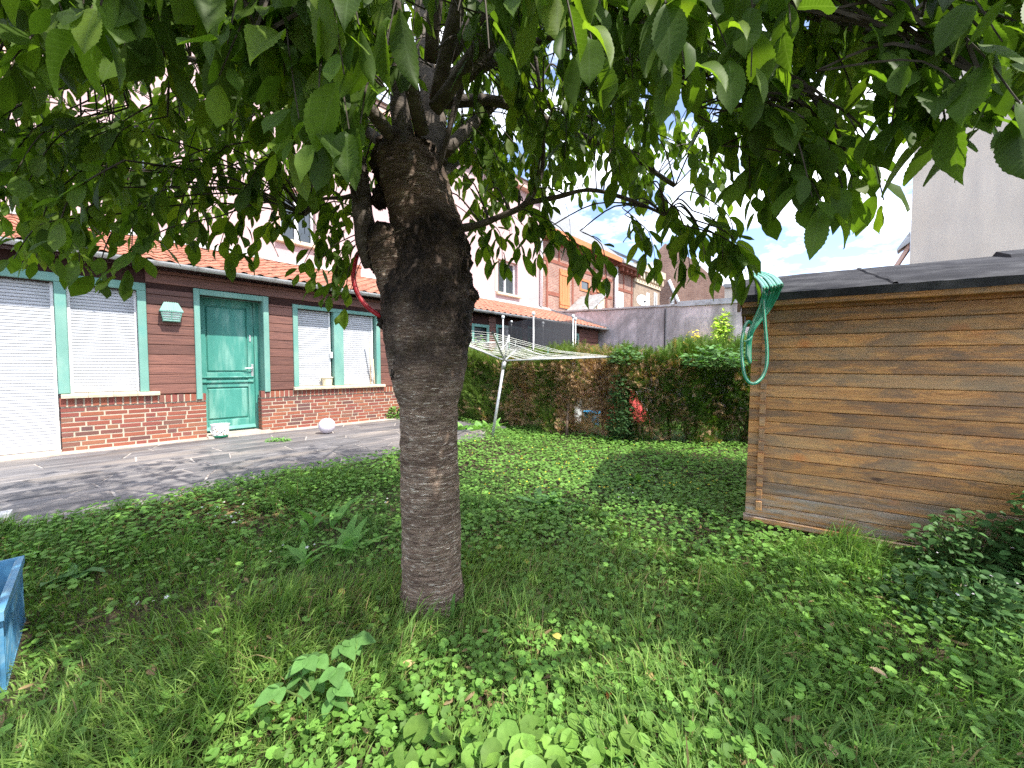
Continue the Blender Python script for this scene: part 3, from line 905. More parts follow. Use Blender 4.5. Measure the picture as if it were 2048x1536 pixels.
# gutter, soffit, roof
gz = 2.588
GY0 = -0.36
MB().box(sL0 - 0.6, S_END + 0.1, GY0 + 0.09, 0.015, gz + 0.05, gz + 0.062).build('soffit', MAT['siding_gap'], annex)
gut = MB()
n = 9
outer = [(GY0 + 0.06 * math.cos(math.pi + math.pi * i / n), gz + 0.065 + 0.062 * math.sin(math.pi + math.pi * i / n)) for i in range(n + 1)]
inner = [(GY0 + 0.055 * math.cos(2 * math.pi - math.pi * i / n), gz + 0.066 + 0.056 * math.sin(2 * math.pi - math.pi * i / n)) for i in range(n + 1)]
gut.prism(outer + inner, 'x', sL0 - 0.6, S_END + 0.15)
gutter = gut.build('gutter', MAT['zinc'], annex, smooth=False)
for s in np.arange(-2.0, S_END, 1.0):
    pf = [(GY0 + 0.065 * math.cos(math.pi + math.pi * i / n), gz + 0.065 + 0.067 * math.sin(math.pi + math.pi * i / n)) for i in range(n + 1)]
    MB().prism(pf, 'x', s, s + 0.022).build('gutter_bracket', MAT['zinc'], gutter)
RD, RZ0, RZ1 = 2.5, gz + 0.10, 3.66
RY0 = GY0 + 0.03
rl = math.hypot(RD - RY0, RZ1 - RZ0)
dy, dz = (RD - RY0) / rl, (RZ1 - RZ0) / rl
roof = MB().prism([(RY0, RZ0 - 0.03), (RD, RZ1 - 0.03), (RD, RZ1 - 0.08), (RY0, RZ0 - 0.07)], 'x', sL0 - 0.6, S_END + 0.05).build('roof', MAT['siding_gap'], annex)
# tiles: interlocking profile, 0.23 x 0.34 m
tp = [(0.0, 0.0), (0.02, 0.022), (0.05, 0.03), (0.08, 0.022), (0.11, 0.004), (0.17, 0.0), (0.215, 0.004), (0.232, 0.014)]
tv, tf = [], []
for e, (yy, hh) in enumerate(((0.0, 0.014), (0.0, 0.028), (0.36, 0.004))):
    for (x, h) in tp:
        tv.append((x, yy, h + hh))
for r in (0, 1):
    for i in range(len(tp) - 1):
        a = r * len(tp) + i
        tf.append((a, a + 1, a + 1 + len(tp), a + len(tp)))
tv, tf = np.array(tv), np.array(tf)
P, T = [], []
ncol = int((S_END + 0.05 - (sL0 - 0.6)) / 0.225)
nrow = int(rl / 0.32) + 1
base = np.array([[1, 0, 0], [0, dy, -dz], [0, dz, dy]])
for r in range(nrow):
    for c in range(ncol):
        s = sL0 - 0.6 + c * 0.225
        d = r * 0.32 - 0.03
        sl = min(1.0, (rl - d) / 0.36)
        if sl < 0.1: continue
        P.append((s + rnd.uniform(-.004, .004), RY0 + dy * d, RZ0 - 0.03 + dz * d + rnd.uniform(0, .006)))
        R = base.copy()
        R[:, 1] *= sl
        T.append(R)
V, F, C = scatter(tv, tf, np.array(T), np.array(P))
to = link('tiles', np_mesh('tiles', V, F, MAT['tile']), None, roof)
to['kind'] = 'stuff'
to['label'] = 'weathered orange-red clay tiles'
MB().prism([(RD - 0.16, RZ1 - 0.04), (RD - 0.015, RZ1 + 0.1), (RD - 0.002, RZ1 + 0.1), (RD - 0.01, RZ1 - 0.03)], 'x', sL0 - 0.6, S_END + 0.05).build('flashing', MAT['zinc'], roof)
MB().lathe([(0.0, 0.28), (0.10, 0.28), (0.10, 0.22), (0.075, 0.2), (0.075, -0.1)], 14, (fs(722, 2.0), 2.1, RZ0 + (2.1 - RY0) * dz / dy + 0.02)).build('roof_vent', MAT['tile'], roof)
# verge of the roof at the far end
MB().prism([(RY0 - 0.02, RZ0 - 0.02), (RD, RZ1 + 0.0), (RD, RZ1 + 0.08), (RY0 - 0.02, RZ0 + 0.07)], 'x', S_END + 0.05, S_END + 0.20).build('verge', MAT['zinc'], roof)

# lantern on the wall
lx, lz = fs(345), fz(345, 624)
lan = empty('wall_lantern', fworld(lx, 0.012, lz), FROT, 'pale green caged bulkhead lantern on the timber wall left of the door', 'lantern')
MB().cbox(-0.09, 0.09, 0.0, 0.024, -0.13, 0.13, 0.01).build('back_plate', MAT['green_paint'], lan)
hd = MB().add([(-.135, -.15, .0), (.135, -.15, .0), (.135, 0, .0), (-.135, 0, .0), (-.08, -.09, .13), (.08, -.09, .13), (.08, 0, .13), (-.08, 0, .13), (-.135, -.15, -.015), (.135, -.15, -.015), (.135, 0, -.015), (-.135, 0, -.015)],
              [(4, 5, 6, 7), (0, 1, 5, 4), (1, 2, 6, 5), (3, 0, 4, 7), (2, 3, 7, 6), (8, 9, 1, 0), (9, 10, 2, 1), (11, 8, 0, 3), (11, 10, 9, 8)])
hood = hd.build('hood', MAT['green_paint'], lan)
for i in range(5):
    x = -0.05 + i * 0.025
    MB().prism([(-.152, .002), (-.092, .13), (-.09, .137), (-.158, .004)], 'x', x - 0.004, x + 0.004).build('rib', MAT['green_paint'], hood)
gl = MB().add([(-.115, -.13, -.016), (.115, -.13, -.016), (.115, 0, -.016), (-.115, 0, -.016), (-.09, -.10, -.135), (.09, -.10, -.135), (.09, 0, -.135), (-.09, 0, -.135)],
              [(0, 1, 2, 3), (7, 6, 5, 4), (4, 5, 1, 0), (5, 6, 2, 1), (7, 4, 0, 3)])
gl.build('glass', MAT['white_plastic'], lan)
cg = []
for zz in (-.045, -.08, -.115):
    t = (-zz - 0.016) / 0.12
    xw, yw = .122 - .025 * t, .137 - .03 * t
    MB().tube([(-xw, 0, zz), (-xw, -yw, zz), (xw, -yw, zz), (xw, 0, zz)], 0.007, 6).build('cage_bar', MAT['green_paint'], lan)
for xx in (-.117, 0, .117):
    MB().tube([(xx, -.138, -.012), (xx * .78, -.108, -.14)], 0.007, 6).build('cage_bar', MAT['green_paint'], lan)
MB().cbox(-.10, .10, -.115, 0, -.155, -.135, 0.006).build('base_ring', MAT['green_paint'], lan)

# ------------------------------------------------------------------ buildings behind
def fbox(x0, x1, y0, y1, z0, z1, name, m, par): return MB().box(x0, x1, y0, y1, z0, z1).build(name, MAT[m], par)
BD = 2.5
pink = empty('pink_house', fworld(0, -BD, 0), FROT, 'tall pale pink rendered house rising behind the annex roof', 'house')
pS = fs(1082, BD)
def pf(px, py): return fac(px, py, BD)
wins = []
for (ax, ay, bx, by) in ((996, 545, 1035, 592), (562, 395, 632, 492), (262, 250, 345, 400), (30, 40, 60, 205)):
    a, c = pf(ax, by)[0], pf(bx, by)[1]
    b_ = pf(bx, by)[0]
    d = c + max(1.25, (pf(ax, ay)[1] - pf(ax, by)[1]))
    wins.append((a, b_, c, d))
wins.sort()
mb = MB()
wall_with_holes(mb, fs(-900, BD), pS, 0, 8.2, 0.0, 0.35, wins)
mb.build('wall', MAT['pink_render'], pink)
for (a, b_, c, d) in wins:
    wf = MB()
    fw = 0.055
    for (p0, p1, q0, q1) in ((a, a + fw, c, d), (b_ - fw, b_, c, d), (a + fw, b_ - fw, c, c + fw), (a + fw, b_ - fw, d - fw, d), ((a + b_) / 2 - 0.04, (a + b_) / 2 + 0.04, c + fw, d - fw)):
        wf.box(p0, p1, 0.16, 0.22, q0, q1)
    wo = wf.build('window', MAT['white_frame'], pink)
    MB().box(a, b_, 0.225, 0.235, c, d).build('pane', MAT['glass'], wo)
    MB().box(a + 0.08, b_ - 0.08, 0.27, 0.28, c, d).build('curtain', MAT['curtain'], wo)
    MB().cbox(a - 0.12, b_ + 0.12, -0.12, 0.16, c - 0.1, c - 0.002, 0.015).build('sill', MAT['sill'], wo)
    if d - c < 2.2:
        MB().cbox(a - 0.16, a - 0.002, -0.02, 0.05, c, d + 0.12, 0.01).build('surround', MAT['pink_trim'], wo)
fbox(fs(-900, BD), pS + 0.02, -0.25, 0.6, 8.2, 8.45, 'eaves', 'pink_trim', pink)
MB().prism([(-0.35, 8.45), (3.5, 10.6), (7.2, 8.45)], 'x', fs(-900, BD), pS).build('roof', MAT['roof_slate'], pink)
MB().tube([(pS - 0.09, -0.08, 3.75), (pS - 0.09, -0.08, 8.2)], 0.06, 10).build('downpipe', MAT['white_frame'], pink, smooth=True)

b1 = empty('timbered_brick_house', fworld(0, -BD, 0), FROT, 'brick terraced house with red timber framing and orange shutters', 'house')
e1 = fs(1225, BD)
zE1 = pf(1095, 474)[1]
wb = []
for (ax, bx, ay, by) in ((1119, 1139, 540, 617), (1160, 1180, 559, 583), (1193, 1207, 566, 586)):
    wb.append((pf(ax, 600)[0], pf(bx, 600)[0], pf((ax + bx) / 2, by)[1], pf((ax + bx) / 2, ay)[1]))
mb = MB()
wall_with_holes(mb, pS, e1, 0, zE1, 0.03, 0.35, wb)
mb.build('wall', MAT['old_brick'], b1)
for i, (a, b_, c, d) in enumerate(wb):
    if i == 1:
        wo = MB().box(a, a + 0.12, 0, 0.1, c, d).box(b_ - 0.12, b_, 0, 0.1, c, d).box(a + .12, b_ - .12, 0, 0.1, c, c + 0.1).box(a + .12, b_ - .12, 0, 0.1, d - .1, d).build('window', MAT['orange_wood'], b1)
        MB().box(a + .1, b_ - .1, 0.05, 0.07, c, d).build('pane', MAT['glass'], wo)
    else:
        so = MB().box(a, b_, 0.02, 0.03, c, d).build('shutter', MAT['orange_wood'], b1)
        nb = max(3, int((b_ - a) / 0.16))
        for q in range(nb):
            w = (b_ - a) / nb
            MB().cbox(a + q * w + 0.005, a + (q + 1) * w - 0.005, -0.02, 0.02, c, d, 0.008).build('board', MAT['orange_wood'], so)
        for zz in (c + (d - c) * 0.12, c + (d - c) * 0.88):
            MB().box(a + 0.02, b_ - 0.02, -0.045, -0.02, zz - 0.06, zz + 0.06).build('ledge', MAT['orange_wood'], so)
def beam(px0, py0, px1, py1, w=0.14, par=b1):
    a, c = pf(px0, py0)
    b_, d = pf(px1, py1)
    if abs(b_ - a) > abs(d - c): MB().box(min(a, b_), max(a, b_), 0.004, 0.05, (c + d) / 2 - w / 2, (c + d) / 2 + w / 2).build('timber', MAT['timber_red'], par)
    else: MB().box((a + b_) / 2 - w / 2, (a + b_) / 2 + w / 2, 0.0, 0.05, min(c, d), max(c, d)).build('timber', MAT['timber_red'], par)
zr = pf(1103, 521)[1]
def hbeam(pa, pb, z, par=b1, w=0.15): MB().box(fs(pa, BD), fs(pb, BD), 0.006, 0.05, z - w / 2, z + w / 2).build('timber', MAT['timber_red'], par)
hbeam(1083, 1223, zr)
hbeam(1083, 1223, zE1 - 0.1)
hbeam(1092, 1119, pf(1100, 586)[1])
hbeam(1180, 1223, pf(1207, 588)[1] - 0.1)
def vbeam(px, z0, z1, par=b1, w=0.13):
    s = fs(px, BD)
    MB().box(s - w / 2, s + w / 2, 0.002, 0.05, z0, z1).build('timber', MAT['timber_red'], par)
for p in (1100, 1118, 1140, 1163, 1188, 1210): vbeam(p, zr + 0.08, zE1 - 0.18)
for p in (1094, 1145, 1184, 1212): vbeam(p, 2.5, zr - 0.08)
MB().box(pS - 0.1, e1, -0.5, -0.44, zE1 - 0.02, zE1 + 0.22).build('fascia', MAT['orange_wood'], b1)
MB().box(pS - 0.1, e1, -0.44, 0.1, zE1 + 0.10, zE1 + 0.14).build('soffit', MAT['timber_red'], b1)
for s in np.arange(pS + 0.1, e1, 0.45):
    MB().prism([(-0.43, zE1 + 0.1), (-0.43, zE1), (0.03, zE1 - 0.22), (0.03, zE1 + 0.1)], 'x', s, s + 0.1).build('rafter_end', MAT['timber_red'], b1)
MB().prism([(-0.5, zE1 + 0.2), (3.4, zE1 + 3.6), (3.4, zE1 + 3.4), (-0.4, zE1 + 0.1)], 'x', pS - 0.1, e1).build('roof', MAT['roof_slate'], b1)

b2 = empty('small_brick_house', fworld(0, -BD, 0), FROT, 'narrow brick house with a white downpipe right of the orange shutters', 'house')
e2 = fs(1265, BD)
zE2 = pf(1239, 538)[1]
fbox(e1, e2, 0.03, 0.35, 0, zE2, 'wall', 'old_brick', b2)
hbeam(1228, 1264, pf(1240, 578)[1], b2)
for p in (1232, 1246, 1262): vbeam(p, pf(1240, 578)[1] + .1, zE2 - 0.1, b2)
vbeam(1262, 1, pf(1240, 578)[1] - .1, b2)
fbox(fs(1235, BD), fs(1245, BD), -0.02, 0.03, 1.5, pf(1240, 584)[1], 'door', 'white_frame', b2)
MB().tube([(e1 + 0.12, -0.1, 2), (e1 + 0.12, -0.1, zE2 + 0.6)], 0.1, 10).build('downpipe', MAT['white_frame'], b2, smooth=True)
MB().box(e1, e2 + 0.3, -0.5, 0.1, zE2, zE2 + 0.2).build('eaves', MAT['timber_red'], b2)
for s in np.arange(e1 + 0.3, e2, 0.5):
    MB().box(s, s + 0.12, -0.4, 0.02, zE2 - 0.2, zE2).build('rafter_end', MAT['timber_red'], b2)
MB().box(e1, e2 + 0.3, -0.62, -0.45, zE2 + 0.12, zE2 + 0.28).build('gutter', MAT['zinc'], b2)
MB().prism([(-0.5, zE2 + 0.2), (3.4, zE2 + 3.0), (3.4, zE2 + 2.8), (-0.4, zE2 + 0.1)], 'x', e1, e2 + 0.3).build('roof', MAT['roof_slate'], b2)

b3 = empty('tan_brick_house', fworld(0, -BD, 0), FROT, 'tan brick house with stone cornice behind the satellite dish', 'house')
e3 = fs(1317, BD)
zE3 = pf(1278, 541)[1]
fbox(e2, e3, 0.0, 0.35, 0, zE3, 'wall', 'tan_brick', b3)
fbox(e2, e3 + 0.2, -0.3, 0.1, zE3 - 0.05, zE3 + 0.35, 'cornice', 'sill', b3)
zc = pf(1290, 568)[1]
fbox(e2, e3, -0.08, 0.0, zc - 0.1, zc + 0.1, 'string_course', 'sill', b3)
for p in (1295, 1310):
    a, c = pf(p - 3, 620)
    wo = fbox(a, pf(p + 3, 620)[0], -0.03, 0.02, 1.8, pf(p, 586)[1], 'window', 'white_frame', b3)
    fbox(a + .18, pf(p + 3, 620)[0] - .18, -0.04, -0.03, 1.9, pf(p, 586)[1] - 0.15, 'pane', 'glass', wo)
for s in np.arange(e2 + .1, e3, 0.4):
    fbox(s, s + 0.16, -0.22, 0.0, zE3 - 0.5, zE3 - 0.05, 'corbel', 'sill', b3)
MB().prism([(-0.3, zE3 + 0.35), (3.4, zE3 + 2.6), (3.4, zE3 + 2.4), (-0.2, zE3 + 0.25)], 'x', e2, e3 + 0.2).build('roof', MAT['roof_slate'], b3)

# brown brick gable across the end of the row
gA, gB = at(1316, 600, 27.0), at(1449, 600, 25.5)
gd = (gB - gA)
gd.z = 0
gl_ = gd.length
gab = empty('brown_brick_gable', (gA.x, gA.y, 0), math.atan2(gd.y, gd.x), 'dark brown brick gable wall above the grey wall', 'house')
MB().prism([(0, 0), (gl_, 0), (gl_, at(1449, 575, 25.5).z), (gl_ * 0.55, at(1390, 520, 26).z), (gl_ * 0.1, at(1330, 488, 27).z), (0, at(1316, 500, 27).z)], 'y', 0, 0.4).build('wall', MAT['brown_brick'], gab)
p0, p1 = at(1338, 560, 26.6), at(1374, 614, 26.3)
MB().tube([((p0 - gA).dot(gd.normalized()), -0.1, p0.z), ((p1 - gA).dot(gd.normalized()), -0.1, p1.z - 1)], 0.11, 8).build('sloping_pipe', MAT['white_frame'], gab, smooth=True)
wc = empty('distant_white_house', at(1467, 740, 30.0) * Vector((1, 1, 0)) if False else (at(1467, 740, 30.0).x, 30.0, 0), -0.3, 'small glimpse of a whitish house beyond the grey wall', 'house')
wz = at(1467, 575, 30).z
MB().box(-0.7, 0.8, 0, 3, 0, wz).build('wall', MAT['white_wall'], wc)
wo = MB().box(-0.1, 0.3, -0.04, 0.0, wz - 1.6, wz - 0.4).build('window', MAT['glass'], wc)
MB().box(-0.8, 0.9, -0.2, 3.1, wz, wz + 0.3).build('roof', MAT['roof_slate'], wc)

# lean-to with zinc roof in front of the terrace
lt = empty('lean_to', fworld(0, -0.6, 0), FROT, 'lean-to with a sloping zinc roof and cream boarded side', 'outbuilding')
LD = 1.2
l0, l1 = fac(1124, 628, LD), fac(1206, 588, LD)
ls0, ls1 = fs(1166, LD), fs(1207, LD)
zl = fac(1166, 624, LD)[1]
zh = fac(1207, 588, LD)[1]
# mono-pitch rising along s; cream gable faces us
lt.location = fworld(0, -LD, 0)
MB().prism([(ls0, 2.0), (ls1, 2.0), (ls1, zh - 0.1), (ls0, zl - 0.1)], 'y', 0.0, 1.25).build('wall', MAT['cream_clad'], lt)
for i in range(1, 7):
    z = zl - 0.3 + i * (zh - zl) / 6
    x = ls0 + (z + 0.1 - zl) / (zh - zl) * (ls1 - ls0)
    if x < ls1 - .1 and z > 2: MB().box(max(ls0, x), ls1, -0.015, 0.0, z, z + 0.03).build('board', MAT['cream_clad'], lt)
MB().prism([(ls0 - 0.3, zl - 0.36), (ls1 + 0.05, zh), (ls1 + 0.05, zh + 0.06), (ls0 - 0.3, zl - 0.30)], 'y', -0.15, 1.27).build('roof', MAT['zinc'], lt)
s_, z_ = fac(1199, 617, LD)
wo = MB().box(s_ - .3, s_ + .3, -0.05, -0.02, z_ - 0.4, z_ + 0.25).build('window', MAT['pink_trim'], lt)
MB().box(s_ - .2, s_ + .1, -0.06, -0.05, z_ - 0.35, z_ + 0.18).build('pane', MAT['white_frame'], wo)

# grey rendered garden wall, square to the house
W0 = FU * (S_END + 0.12)
def gw(k): return W0 + FN * (k - FD)
gwall = empty('grey_wall', (gw(0).x, gw(0).y, 0), FROT - math.pi / 2, 'high grey rendered boundary wall with dark water streaks', 'wall')
# local x = k direction (towards the right), local y = away along s
pts = [(-2.6, 3.55), (0.0, 3.38), (2.95, 3.26), (3.0, 3.30), (9.5, 2.95)]
MB().prism([(-2.6, -0.2), (9.5, -0.2), (9.5, 2.95), (3.0, 3.24), (2.95, 3.26), (0, 3.38), (-2.6, 3.55)], 'y', 0.0, 0.22).build('wall_face', MAT['grey_render'], gwall)
MB().prism([(-2.6, 3.55), (3.0, 3.245), (3.0, 3.31), (-2.6, 3.61)], 'y', -0.06, 0.28).build('coping', MAT['zinc'], gwall)
MB().prism([(3.0, 3.22), (9.5, 2.92), (9.5, 3.08), (3.0, 3.39)], 'y', -0.07, 0.28).build('coping', MAT['zinc'], gwall)
MB().tube([(2.55, -0.03, 0.4), (2.55, -0.03, 3.2)], 0.02, 6).build('cable', MAT['dark_plastic'], gwall)

# satellite dish and flue
dp = at(1284, 601, 18.0)
dish = empty('satellite_dish', (dp.x, dp.y, dp.z), 0, 'round white satellite dish above the grey wall', 'satellite dish')
prof = [(0.0, 0.0), (0.08, 0.003), (0.16, 0.012), (0.22, 0.024), (0.27, 0.036), (0.275, 0.034), (0.22, 0.018), (0.0, -0.008)]
db = MB().lathe(prof, 28).build('reflector', MAT['white_frame'], dish, rot=(math.radians(74), 0, math.radians(8)), smooth=True)
MB().tube([(0, 0.03, -0.1), (0, 0.12, -0.3), (0, 0.12, -2.4)], 0.025, 8).build('mast', MAT['steel'], dish)
MB().tube([(0, -0.02, -0.26), (0.02, -0.3, -0.12)], 0.012, 6).build('feed_arm', MAT['steel'], dish)
MB().box(-0.02, 0.06, -0.36, -0.28, -0.15, -0.07).build('receiver', MAT['dark_plastic'], dish)
fp = at(1343, 612, 14.6)
flue = empty('chimney_flue', (fp.x, fp.y, 2.6), 0, 'ribbed metal chimney flue above the grey wall', 'flue')
zz = at(1343, 588, 14.6).z - 2.6
MB().tube([(0, 0, 0), (0, 0, zz * 0.7)], 0.075, 14).build('pipe', MAT['steel'], flue, smooth=True)
cwl = MB()
for i in range(4):
    cwl.lathe([(0.07, zz * .7 + i * .06), (0.095, zz * .7 + i * .06 + .01), (0.095, zz * .7 + i * .06 + .04), (0.07, zz * .7 + i * .06 + .05)], 14)
cwl.lathe([(0.095, zz * .7 + .24), (0.0, zz * .7 + .3)], 14)
cwl.build('cowl', MAT['steel'], flue)

# pale gable wall on the right, behind the shed
ga = at(1820, 500, 13.0)
rh = empty('pale_gable_house', (ga.x, ga.y, 0), math.atan2(-0.72, 0.69), 'tall off-white rendered gable behind the shed', 'house')
MB().prism([(0, 0), (4.4, 0), (4.4, 13.5), (2.0, 14.2), (0, 13.0)], 'y', 0.0, 7.0).build('wall', MAT['white_wall'], rh)
vz0, vz1 = at(1797, 526, 13).z, at(1818, 482, 13).z
MB().prism([(-0.62, vz0 - .5), (-0.52, vz0 - .5), (-0.01, vz1 - 0.2), (-0.01, vz1 + .05)], 'y', 0.15, 0.6).build('verge', MAT['pink_trim'], rh)
MB().prism([(-0.3, vz1 - .25), (-0.01, vz1 - 0.02), (-0.01, vz1 + .35), (-0.1, vz1 + .2), (-.32, vz1 - .2)], 'y', 0.05, 0.62).build('lead_flashing', MAT['zinc'], rh)
# ------------------------------------------------------------------ shed
SC = Vector((1.91, 2.90, -0.01))
SROT = math.atan2(-0.527, 0.85)
TILT = 0.013
shed = empty('garden_shed', SC, SROT, 'weathered orange-brown log-board garden shed with black felt roof', 'shed')
shed.rotation_euler = (0, TILT, SROT)
SM = Matrix.Translation(SC) @ Matrix.Rotation(SROT, 4, 'Z') @ Matrix.Rotation(TILT, 4, 'Y')
NP, PH = 18, 0.0917
SLEN, SDEP = 2.7, 2.0
for i in range(NP):
    L = SLEN + 0.13
    c = 0.0045
    m_ = MB().cbox(-L / 2, L / 2, -0.017, 0.017, -PH / 2 + 0.0014, PH / 2 - 0.0014, c)
    # chamfer the free end
    m_.v = [(x + (0.022 if x < -L / 2 + 0.01 and abs(z) > PH * 0.3 else 0.0), y, z) for x, y, z in m_.v]
    o = m_.build('plank', MAT['shed'], shed, (SLEN / 2 - 0.065, 0.0 + rnd.uniform(-.0012, .0012), PH * (i + 0.5)), (0, rnd.uniform(-.0005, .0005), 0))
    o['wash'] = max(0.0, 1.0 - i * 0.30)
for i in range(NP):
    z0 = PH * (i + 0.5) + 0.012
    o = MB().cbox(-0.042, -0.004, -0.05, SDEP, z0, z0 + PH - 0.022, 0.004).build('side_plank', MAT['shed'], shed)
    o['wash'] = 0.15
MB().box(SLEN - 0.05, SLEN, 0.02, SDEP, 0, 1.6).box(0, SLEN, SDEP, SDEP + 0.03, 0, 1.6).box(-0.011, SLEN - .05, 0.020, 0.030, 0, 1.64).build('inner_wall', MAT['stem_wood'], shed)
o = MB().cbox(-0.12, SLEN, -0.03, 0.03, -0.045, -0.003, 0.006).build('base_board', MAT['shed'], shed)
o['wash'] = 1.0
for x in (0.62, 1.75):
    MB().cbox(x, x + 0.2, -0.01, 0.2, -0.14, -0.047, 0.01).build('footing_block', MAT['stone_block'], shed)
MB().box(-0.05, SLEN, 0.25, 0.3, -0.14, -0.047).build('floor_bearer', MAT['stem_wood'], shed)
EZ, EY, RZ_, RY_ = 1.665, -0.13, 2.0, 1.0
def roofz(y): return EZ + (y - EY) * (RZ_ - EZ) / (RY_ - EY)
ov = 0.18
rf = MB().prism([(EY, EZ - 0.022), (EY, EZ), (RY_, RZ_), (2 * RY_ - EY, EZ), (2 * RY_ - EY, EZ - 0.022), (RY_, RZ_ - 0.022)], 'x', -ov, SLEN + ov)
rboard = rf.build('roof_boards', MAT['shed'], shed)
nseg = 60
fv, ff = [], []
prof = [(EY - 0.006, EZ - 0.05), (EY - 0.009, EZ + 0.002), (EY + 0.05, roofz(EY + .05) + 0.007)] + [(EY + 0.05 + (RY_ - EY - .05) * q / 6, roofz(EY + .05 + (RY_ - EY - .05) * q / 6) + 0.007) for q in range(1, 7)] + [(2 * RY_ - EY + .006, EZ + .004)]
for i in range(nseg + 1):
    x = -ov - 0.006 + (SLEN + 2 * ov + 0.012) * i / nseg
    for j, (y, z) in enumerate(prof):
        w = 0.006 * mn.noise(Vector((x * 3, j * 0.7, 3))) + 0.003 * mn.noise(Vector((x * 11, j * 1.7, 8)))
        fv.append((x, y + (0.004 * mn.noise(Vector((x * 5, 1, j))) if j < 2 else 0), z + abs(w)))
npf = len(prof)
for i in range(nseg):
    for j in range(npf - 1):
        a = i * npf + j
        ff.append((a, a + npf, a + npf + 1, a + 1))
felt = MB().add(fv, ff).build('roof_felt', MAT['felt'], shed)
def felt_strip(x, w, y0, y1, h=0.012):
    vs, fs_ = [], []
    n = 14
    for i in range(n + 1):
        y = y0 + (y1 - y0) * i / n
        jx = 0.02 * mn.noise(Vector((x, y * 6, 2)))
        z = roofz(y) + 0.008
        vs += [(x + jx - w / 2, y, z - .004), (x + jx - w * .2, y, z + h * (0.8 + .5 * mn.noise(Vector((y * 9, x, 0))))), (x + jx + w * .25, y, z + h), (x + jx + w / 2, y, z - .004)]
    for i in range(n):
        for j in range(3):
            a = i * 4 + j
            fs_.append((a, a + 4, a + 5, a + 1))
    return MB().add(vs, fs_).build('felt_lap', MAT['felt'], shed)
def shed_local_x(px, py, y):
    """local x on the roof plane for a pixel"""
    Mi = SM.inverted()
    o_, d_ = Mi @ CAM, Mi.to_3x3() @ ray(px, py)
    sl = (RZ_ - EZ) / (RY_ - EY)
    t = (EZ - sl * EY + sl * o_.y - o_.z + 0.0) / (d_.z - sl * d_.y)
    t = (EZ + sl * (o_.y - EY) - o_.z) / (d_.z - sl * d_.y)
    return o_ + d_ * t
q0 = shed_local_x(1738, 548, 0)
felt_strip(q0.x, 0.035, EY, RY_)
MB().cbox(-ov, SLEN + ov, EY + 0.004, EY + 0.022, EZ - 0.085, EZ - 0.024, 0.004).build('fascia', MAT['shed'], shed)
MB().prism([(RY_ - 0.22, roofz(RY_ - .22) + .008), (RY_ - .2, roofz(RY_ - .2) + .03), (RY_, RZ_ + .04), (RY_ + .1, RZ_ + .0)], 'x', shed_local_x(2000, 515, 0).x, SLEN + ov).build('ridge_cap', MAT['felt'], shed)
MB().prism([(EY - 0.01, EZ - 0.12), (EY - 0.01, EZ + 0.0), (RY_, RZ_ - 0.003), (2 * RY_ - EY, EZ), (2 * RY_ - EY, EZ - .12), (RY_, RZ_ - 0.13)], 'x', -ov - 0.03, -ov - 0.008).build('barge_board', MAT['stem_wood'], shed)
MB().prism([(EY + 0.03, EZ - 0.02), (0.06, EZ + 0.01), (0.06, EZ - 0.13), (EY + 0.03, EZ - 0.13)], 'x', -ov - 0.003, -0.055).build('purlin_end', MAT['stem_wood'], shed)
MB().prism([(0, 1.64), (RY_, RZ_ - 0.03), (2 * RY_, 1.64)], 'x', -0.04, -0.01).build('gable_boards', MAT['shed'], shed)

# hose hung over the shed corner
hose = empty('green_garden_hose', SM @ Vector((-0.02, -0.1, 1.2)), 0, 'striped green garden hose looped over the shed roof corner', 'hose')
HO = hose.location.copy()
def smooth_path(pts, n=6):
    pts = [Vector(p) for p in pts]
    out = []
    for i in range(len(pts) - 1):
        p0, p1, p2, p3 = pts[max(i - 1, 0)], pts[i], pts[i + 1], pts[min(i + 2, len(pts) - 1)]
        for k in range(n):
            t = k / n
            out.append(0.5 * ((2 * p1) + (p2 - p0) * t + (2 * p0 - 5 * p1 + 4 * p2 - p3) * t * t + (3 * p1 - p0 - 3 * p2 + p3) * t ** 3))
    out.append(pts[-1])
    return out
def hose_tube(pts, r=0.0105):
    pts = [p - HO for p in smooth_path(pts)]
    o = MB().tube(pts, r, 10).build('coil', MAT['hose_green'], hose, smooth=True)
    # pale stripe running along it
    off = [p + Vector((-0.35, -0.8, 0.35)).normalized() * (r * 0.78) for p in pts]
    MB().tube(off, r * 0.34, 6).build('stripe', MAT['hose_stripe'], o, smooth=True)
    return o
def rp(px, py, lift=0.022): 
    q = shed_local_x(px, py, 0)
    return SM @ (q + Vector((0, 0, lift)))
for i in range(6):
    j = rnd.uniform(-1.5, 1.5)
    hose_tube([rp(1498 + 5 * i, 551 - i * .6), rp(1514 + 6.5 * i + j, 561 - i), at(1527 + 7 * i + j, 573 - 1.2 * i, 2.78 - 0.012 * i), at(1528 + 6.5 * i + j, 588 - 2 * i, 2.75 - 0.012 * i),
               at(1520 + 4.2 * i, 615, 2.77), at(1508 + 2.4 * i, 642, 2.79), at(1499 + 1.2 * i, 664, 2.80), at(1495 + i, 690, 2.82), at(1494 + i * 1.2, 712 + 3 * i, 2.83)])
hose_tube([rp(1500, 553), rp(1516, 563), at(1527, 578, 2.77), at(1527, 600, 2.75), at(1530, 650, 2.74), at(1534, 700, 2.74), at(1532, 735, 2.74), at(1520, 760, 2.74), at(1503, 767, 2.74), at(1490, 752, 2.75),
           at(1484, 715, 2.76), at(1484, 680, 2.77), at(1489, 655, 2.78), at(1496, 643, 2.79), at(1502, 646, 2.80)])
hose_tube([at(1489, 683, 2.75), at(1497, 680, 2.74), at(1504, 673, 2.76)], 0.007)

